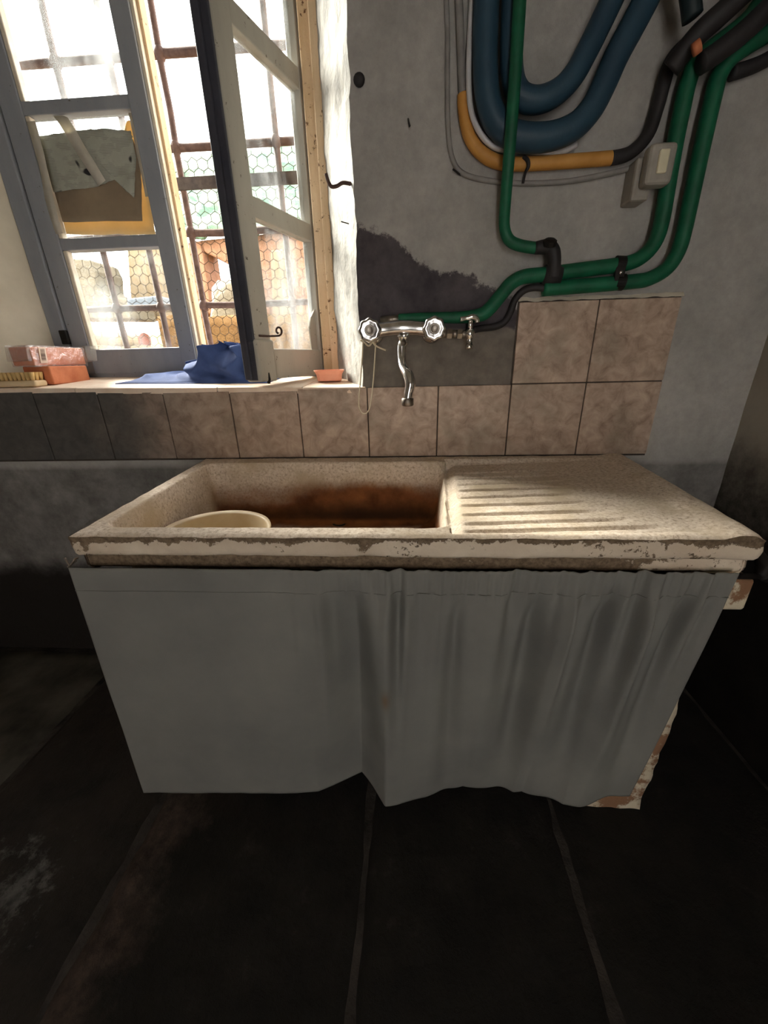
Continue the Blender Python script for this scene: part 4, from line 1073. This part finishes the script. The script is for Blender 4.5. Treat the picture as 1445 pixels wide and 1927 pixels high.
# blue cloth heap
bc = V((-0.62, 0.19, zs(-0.62, 0.19)))
def heap(u, v):
    x = -0.92 + 0.49 * u; y = 0.085 + 0.18 * v
    e = min(u, 1 - u, v, 1 - v)
    bodyh = 0.085 * ss(x, -0.76, -0.60)
    h = (0.014 * ss(x, -0.92, -0.84) + bodyh) * ss(v, 0, 0.45)
    # ridged folds fanning out from the top of the heap
    ang = math.atan2(y - 0.26, x + 0.50); rad = math.hypot(x + 0.50, y - 0.26)
    w1 = 1 - abs(math.sin(ang * 5.5 + 1.4 * nz(rad * 9, ang * 2) + 0.7)) ** 1.3
    w2 = 1 - abs(math.sin(rad * 42 + 2.5 * nz(x * 9, y * 9, 3))) ** 0.8
    cr_ = (0.016 * w1 + 0.013 * w2 * ss(rad, 0.05, 0.15)) * (0.3 + 0.7 * ss(h, 0.01, 0.05))
    z = (h * 0.9 + cr_ * ss(h, 0, 0.02) + 0.003) * ss(e, 0, 0.07) + 0.001
    k = ss(e, 0, 0.08) * ss(h, 0.004, 0.03)
    w3 = 1 - abs(math.sin((x * 0.8 + y * 0.2 + z * 0.9) * 40 + 1.5 * nz(x * 10, z * 14, 9))) ** 1.4
    yo = y - k * (0.030 * w1 + 0.026 * w3 - 0.024)
    return (x + 0.010 * nz(y * 24, 3) * k - 0.02 * w3 * k, max(yo, 0.03), zs(x, y) + max(z, 0.001) + 0.004 * w3 * k)
mb = MB().grid(heap, 150, 70)
bl_ = root('blue_cloth', bc, 'crumpled blue cloth heaped on the window sill under the casements', 'cloth')
mb.build('cloth', 'blue_cloth', bl_, smooth=True, solid=0.002, fix=False)
# little clay dish
dq = V((-0.245, 0.125, zs(-0.245, 0.125) + 0.001))
dh = root('clay_dish', dq, 'small square pinkish clay dish in the corner of the window sill', 'dish')
mb = MB()
def ring(sx_, sy_, z, r_):
    pts = []
    for k in range(32):
        a_ = 2 * PI * (k + .5) / 32
        ca, sa = math.cos(a_), math.sin(a_)
        p_ = 5.0; q_ = (abs(ca) ** p_ + abs(sa) ** p_) ** (-1 / p_)
        x_, y_ = sx_ * ca * q_, sy_ * sa * q_
        pts.append(dq + V((x_ * 0.96 - y_ * 0.2, y_ * 0.96 + x_ * 0.2, z)))
    return pts
rings = [ring(0.034, 0.026, 0.001, 0), ring(0.038, 0.030, 0.003, 0), ring(0.041, 0.033, 0.022, 0), ring(0.048, 0.038, 0.032, 0), ring(0.047, 0.037, 0.034, 0), ring(0.039, 0.031, 0.025, 0), ring(0.034, 0.026, 0.006, 0)]
vs = [p for r_ in rings for p in r_]
fs = [(i * 32 + k, i * 32 + (k + 1) % 32, (i + 1) * 32 + (k + 1) % 32, (i + 1) * 32 + k) for i in range(6) for k in range(32)] + [tuple(range(31, -1, -1)), tuple(range(192, 224))]
mb.add(vs, fs); mb.build('body', 'dish_clay', dh, smooth=False)

# ------------------------------------------------------------------ yard outside
yard = MB().grid(lambda u, v: (-9 + 14 * u, 0.6 + 14 * v, 0.95 + 0.075 * 14 * v + 0.05 * nz(u * 14, v * 14) if v > 0 else 0.2), 60, 60)
tag(yard.build('ground', 'outdoor_earth', smooth=True, fix=False), kind='structure')
def gz(x, y): return 0.95 + 0.075 * (y - 0.6)
def outp(px, py_, y): return at(px, py_, 'y', y)
def outwall(name, pix, y0, y1, mat, label, cat='wall'):
    """rough masonry piece whose outline in its own plane y0 is given by photo pixels"""
    poly = [(outp(px, py_, y0).x, outp(px, py_, y0).z) for px, py_ in pix]
    r_ = root(name, (sum(p[0] for p in poly) / len(poly), y0, min(p[1] for p in poly)), label, cat)
    MB().prism(poly, y0, y1).build('masonry', mat, r_, bevel=0.02, subdiv=0)
    return r_
# low clay wall in front, from ground up
def lowwall(x0, x1, y, zt_, mat, name, label):
    r_ = root(name, ((x0 + x1) / 2, y, gz(0, y) - 0.1), label, 'wall')
    def fnn(u, v):
        seq = [(y, gz(0, y) - 0.1), (y, zt_), (y + 0.28, zt_), (y + 0.28, gz(0, y) - 0.1)]
        k = int(min(v * 3, 2.999)); f_ = v * 3 - k
        a_, b_ = seq[k], seq[k + 1]; x = x0 + (x1 - x0) * u
        return (x, a_[0] + (b_[0] - a_[0]) * f_ + 0.03 * nz(x * 5, v * 9), a_[1] + (b_[1] - a_[1]) * f_ + 0.03 * nz(x * 6, v * 5, 4))
    MB().grid(fnn, 60, 18).build('masonry', mat, r_, smooth=True, fix=False)
lowwall(-1.62, 0.3, 1.55, outp(430, 594, 1.55).z, 'outdoor_earth', 'clay_wall', 'low yellow clay wall just outside the open casement')
# shed: pillar, lintel wall with a gap, column, netting roof
ys_ = 3.2
outwall('brick_pillar', [(352, 455), (378, 452), (398, 590), (374, 600)], ys_, ys_ + 0.35, 'outdoor_clay', 'reddish clay pillar of the outdoor shed left of the bright gap', 'pillar')
outwall('shed_wall', [(372, 452), (640, 425), (640, 600), (470, 600), (442, 545), (436, 500), (384, 474)], ys_ + 0.02, ys_ + 0.30, 'outdoor_clay', 'rough orange clay wall of the outdoor shed with a bright gap')
outwall('stone_column', [(508, 470), (532, 468), (538, 600), (512, 600)], ys_ - 0.15, ys_ + 0.05, 'outdoor_pale', 'pale stone column standing against the clay shed wall', 'column')
def roof(u, v):
    a_ = outp(318, 440, ys_ - 0.1); b_ = outp(650, 430, ys_ - 0.1)
    c_ = outp(316, 306, ys_ + 2.0); d_ = outp(660, 262, ys_ + 2.0)
    p = (a_ * (1 - u) + b_ * u) * (1 - v) + (c_ * (1 - u) + d_ * u) * v
    return p + V((0, 0, 0.09 * nz(u * 9, v * 9) + 0.05 * nz(u * 22, v * 22)))
nt = root('green_net_roof', outp(480, 440, ys_), 'sloping shed roof covered with green netting outside the window', 'roof')
MB().grid(roof, 50, 40).build('netting', 'green_netting', nt, smooth=True, solid=0.03, fix=False)
def rock(name, c_, s_, mat, label, cat, seed):
    bm = bmesh.new(); bmesh.ops.create_icosphere(bm, subdivisions=3, radius=1)
    r_ = root(name, V(c_) - V((0, 0, s_[2])), label, cat)
    for v_ in bm.verts:
        k = 1 + 0.25 * nz(v_.co.x * 1.6 + seed, v_.co.y * 1.6, v_.co.z * 1.6)
        v_.co = V((v_.co.x * s_[0] * k, v_.co.y * s_[1] * k, v_.co.z * s_[2] * k + s_[2]))
    me = bpy.data.meshes.new(name); bm.to_mesh(me); bm.free()
    me.polygons.foreach_set('use_smooth', [True] * len(me.polygons)); me.materials.append(MATS[mat])
    link(bpy.data.objects.new('stone', me), r_)
p = outp(436, 560, 2.8); rock('boulder', (p.x, 2.8, gz(p.x, 2.8) + 0.28), (0.22, 0.22, 0.36), 'outdoor_stone', 'grey rounded boulder against the clay shed wall outside', 'boulder', 2)
# ruined stone wall and post seen through the shut casement
outwall('ruined_stone_wall', [(120, 486), (168, 488), (178, 510), (182, 545), (205, 558), (240, 562), (250, 600), (120, 600)], 4.0, 4.5, 'outdoor_stone', 'ruined rubble stone wall beyond the shut casement')
outwall('stone_post', [(238, 462), (300, 462), (318, 600), (248, 600)], 4.62, 5.0, 'outdoor_pale', 'broad pale stone gatepost beyond the shut casement', 'post')
outwall('blue_cart', [(236, 562), (300, 556), (306, 578), (240, 580)], 3.6, 4.1, 'blue_grey_paint', 'blue grey cart body standing in front of the stone gatepost', 'cart')
# bank with yellow grass, terracotta pipe lying on it
def bank(u, v):
    x = -3.6 + 1.9 * u; y = 1.75 + 0.9 * v
    return (x, y, gz(x, y) + 0.20 * math.sin(PI * min(1, v * 1.0)) + 0.03 * nz(x * 6, y * 6))
bkm = MB().grid(bank, 40, 20)
tag(bkm.build('earth_bank', 'yellow_grass', smooth=True, fix=False), 'low bank of yellow grass outside the shut casement', 'bank')
a_ = outp(186, 637, 1.5); b_ = outp(272, 641, 1.42)
for zz in (0,):
    a_.z = max(a_.z, 1.05); 
tp = root('terracotta_pipe', (a_ + b_) / 2 - V((0, 0, 0.045)), 'pale terracotta drain pipe lying outside with reddish end', 'pipe')
MB().tube([a_, b_], 0.045, 20).build('barrel', 'outdoor_pale', tp, smooth=False)
MB().lathe([(0.046, -0.004), (0.046, 0.006), (0.0, 0.006)], b_, (b_ - a_), 20).build('end_cap', 'terracotta', tp)
lowwall(-2.6, -1.0, 1.15, outp(250, 655, 1.15).z, 'outdoor_pale', 'stone_kerb', 'pale stone kerb below the terracotta pipe outside')
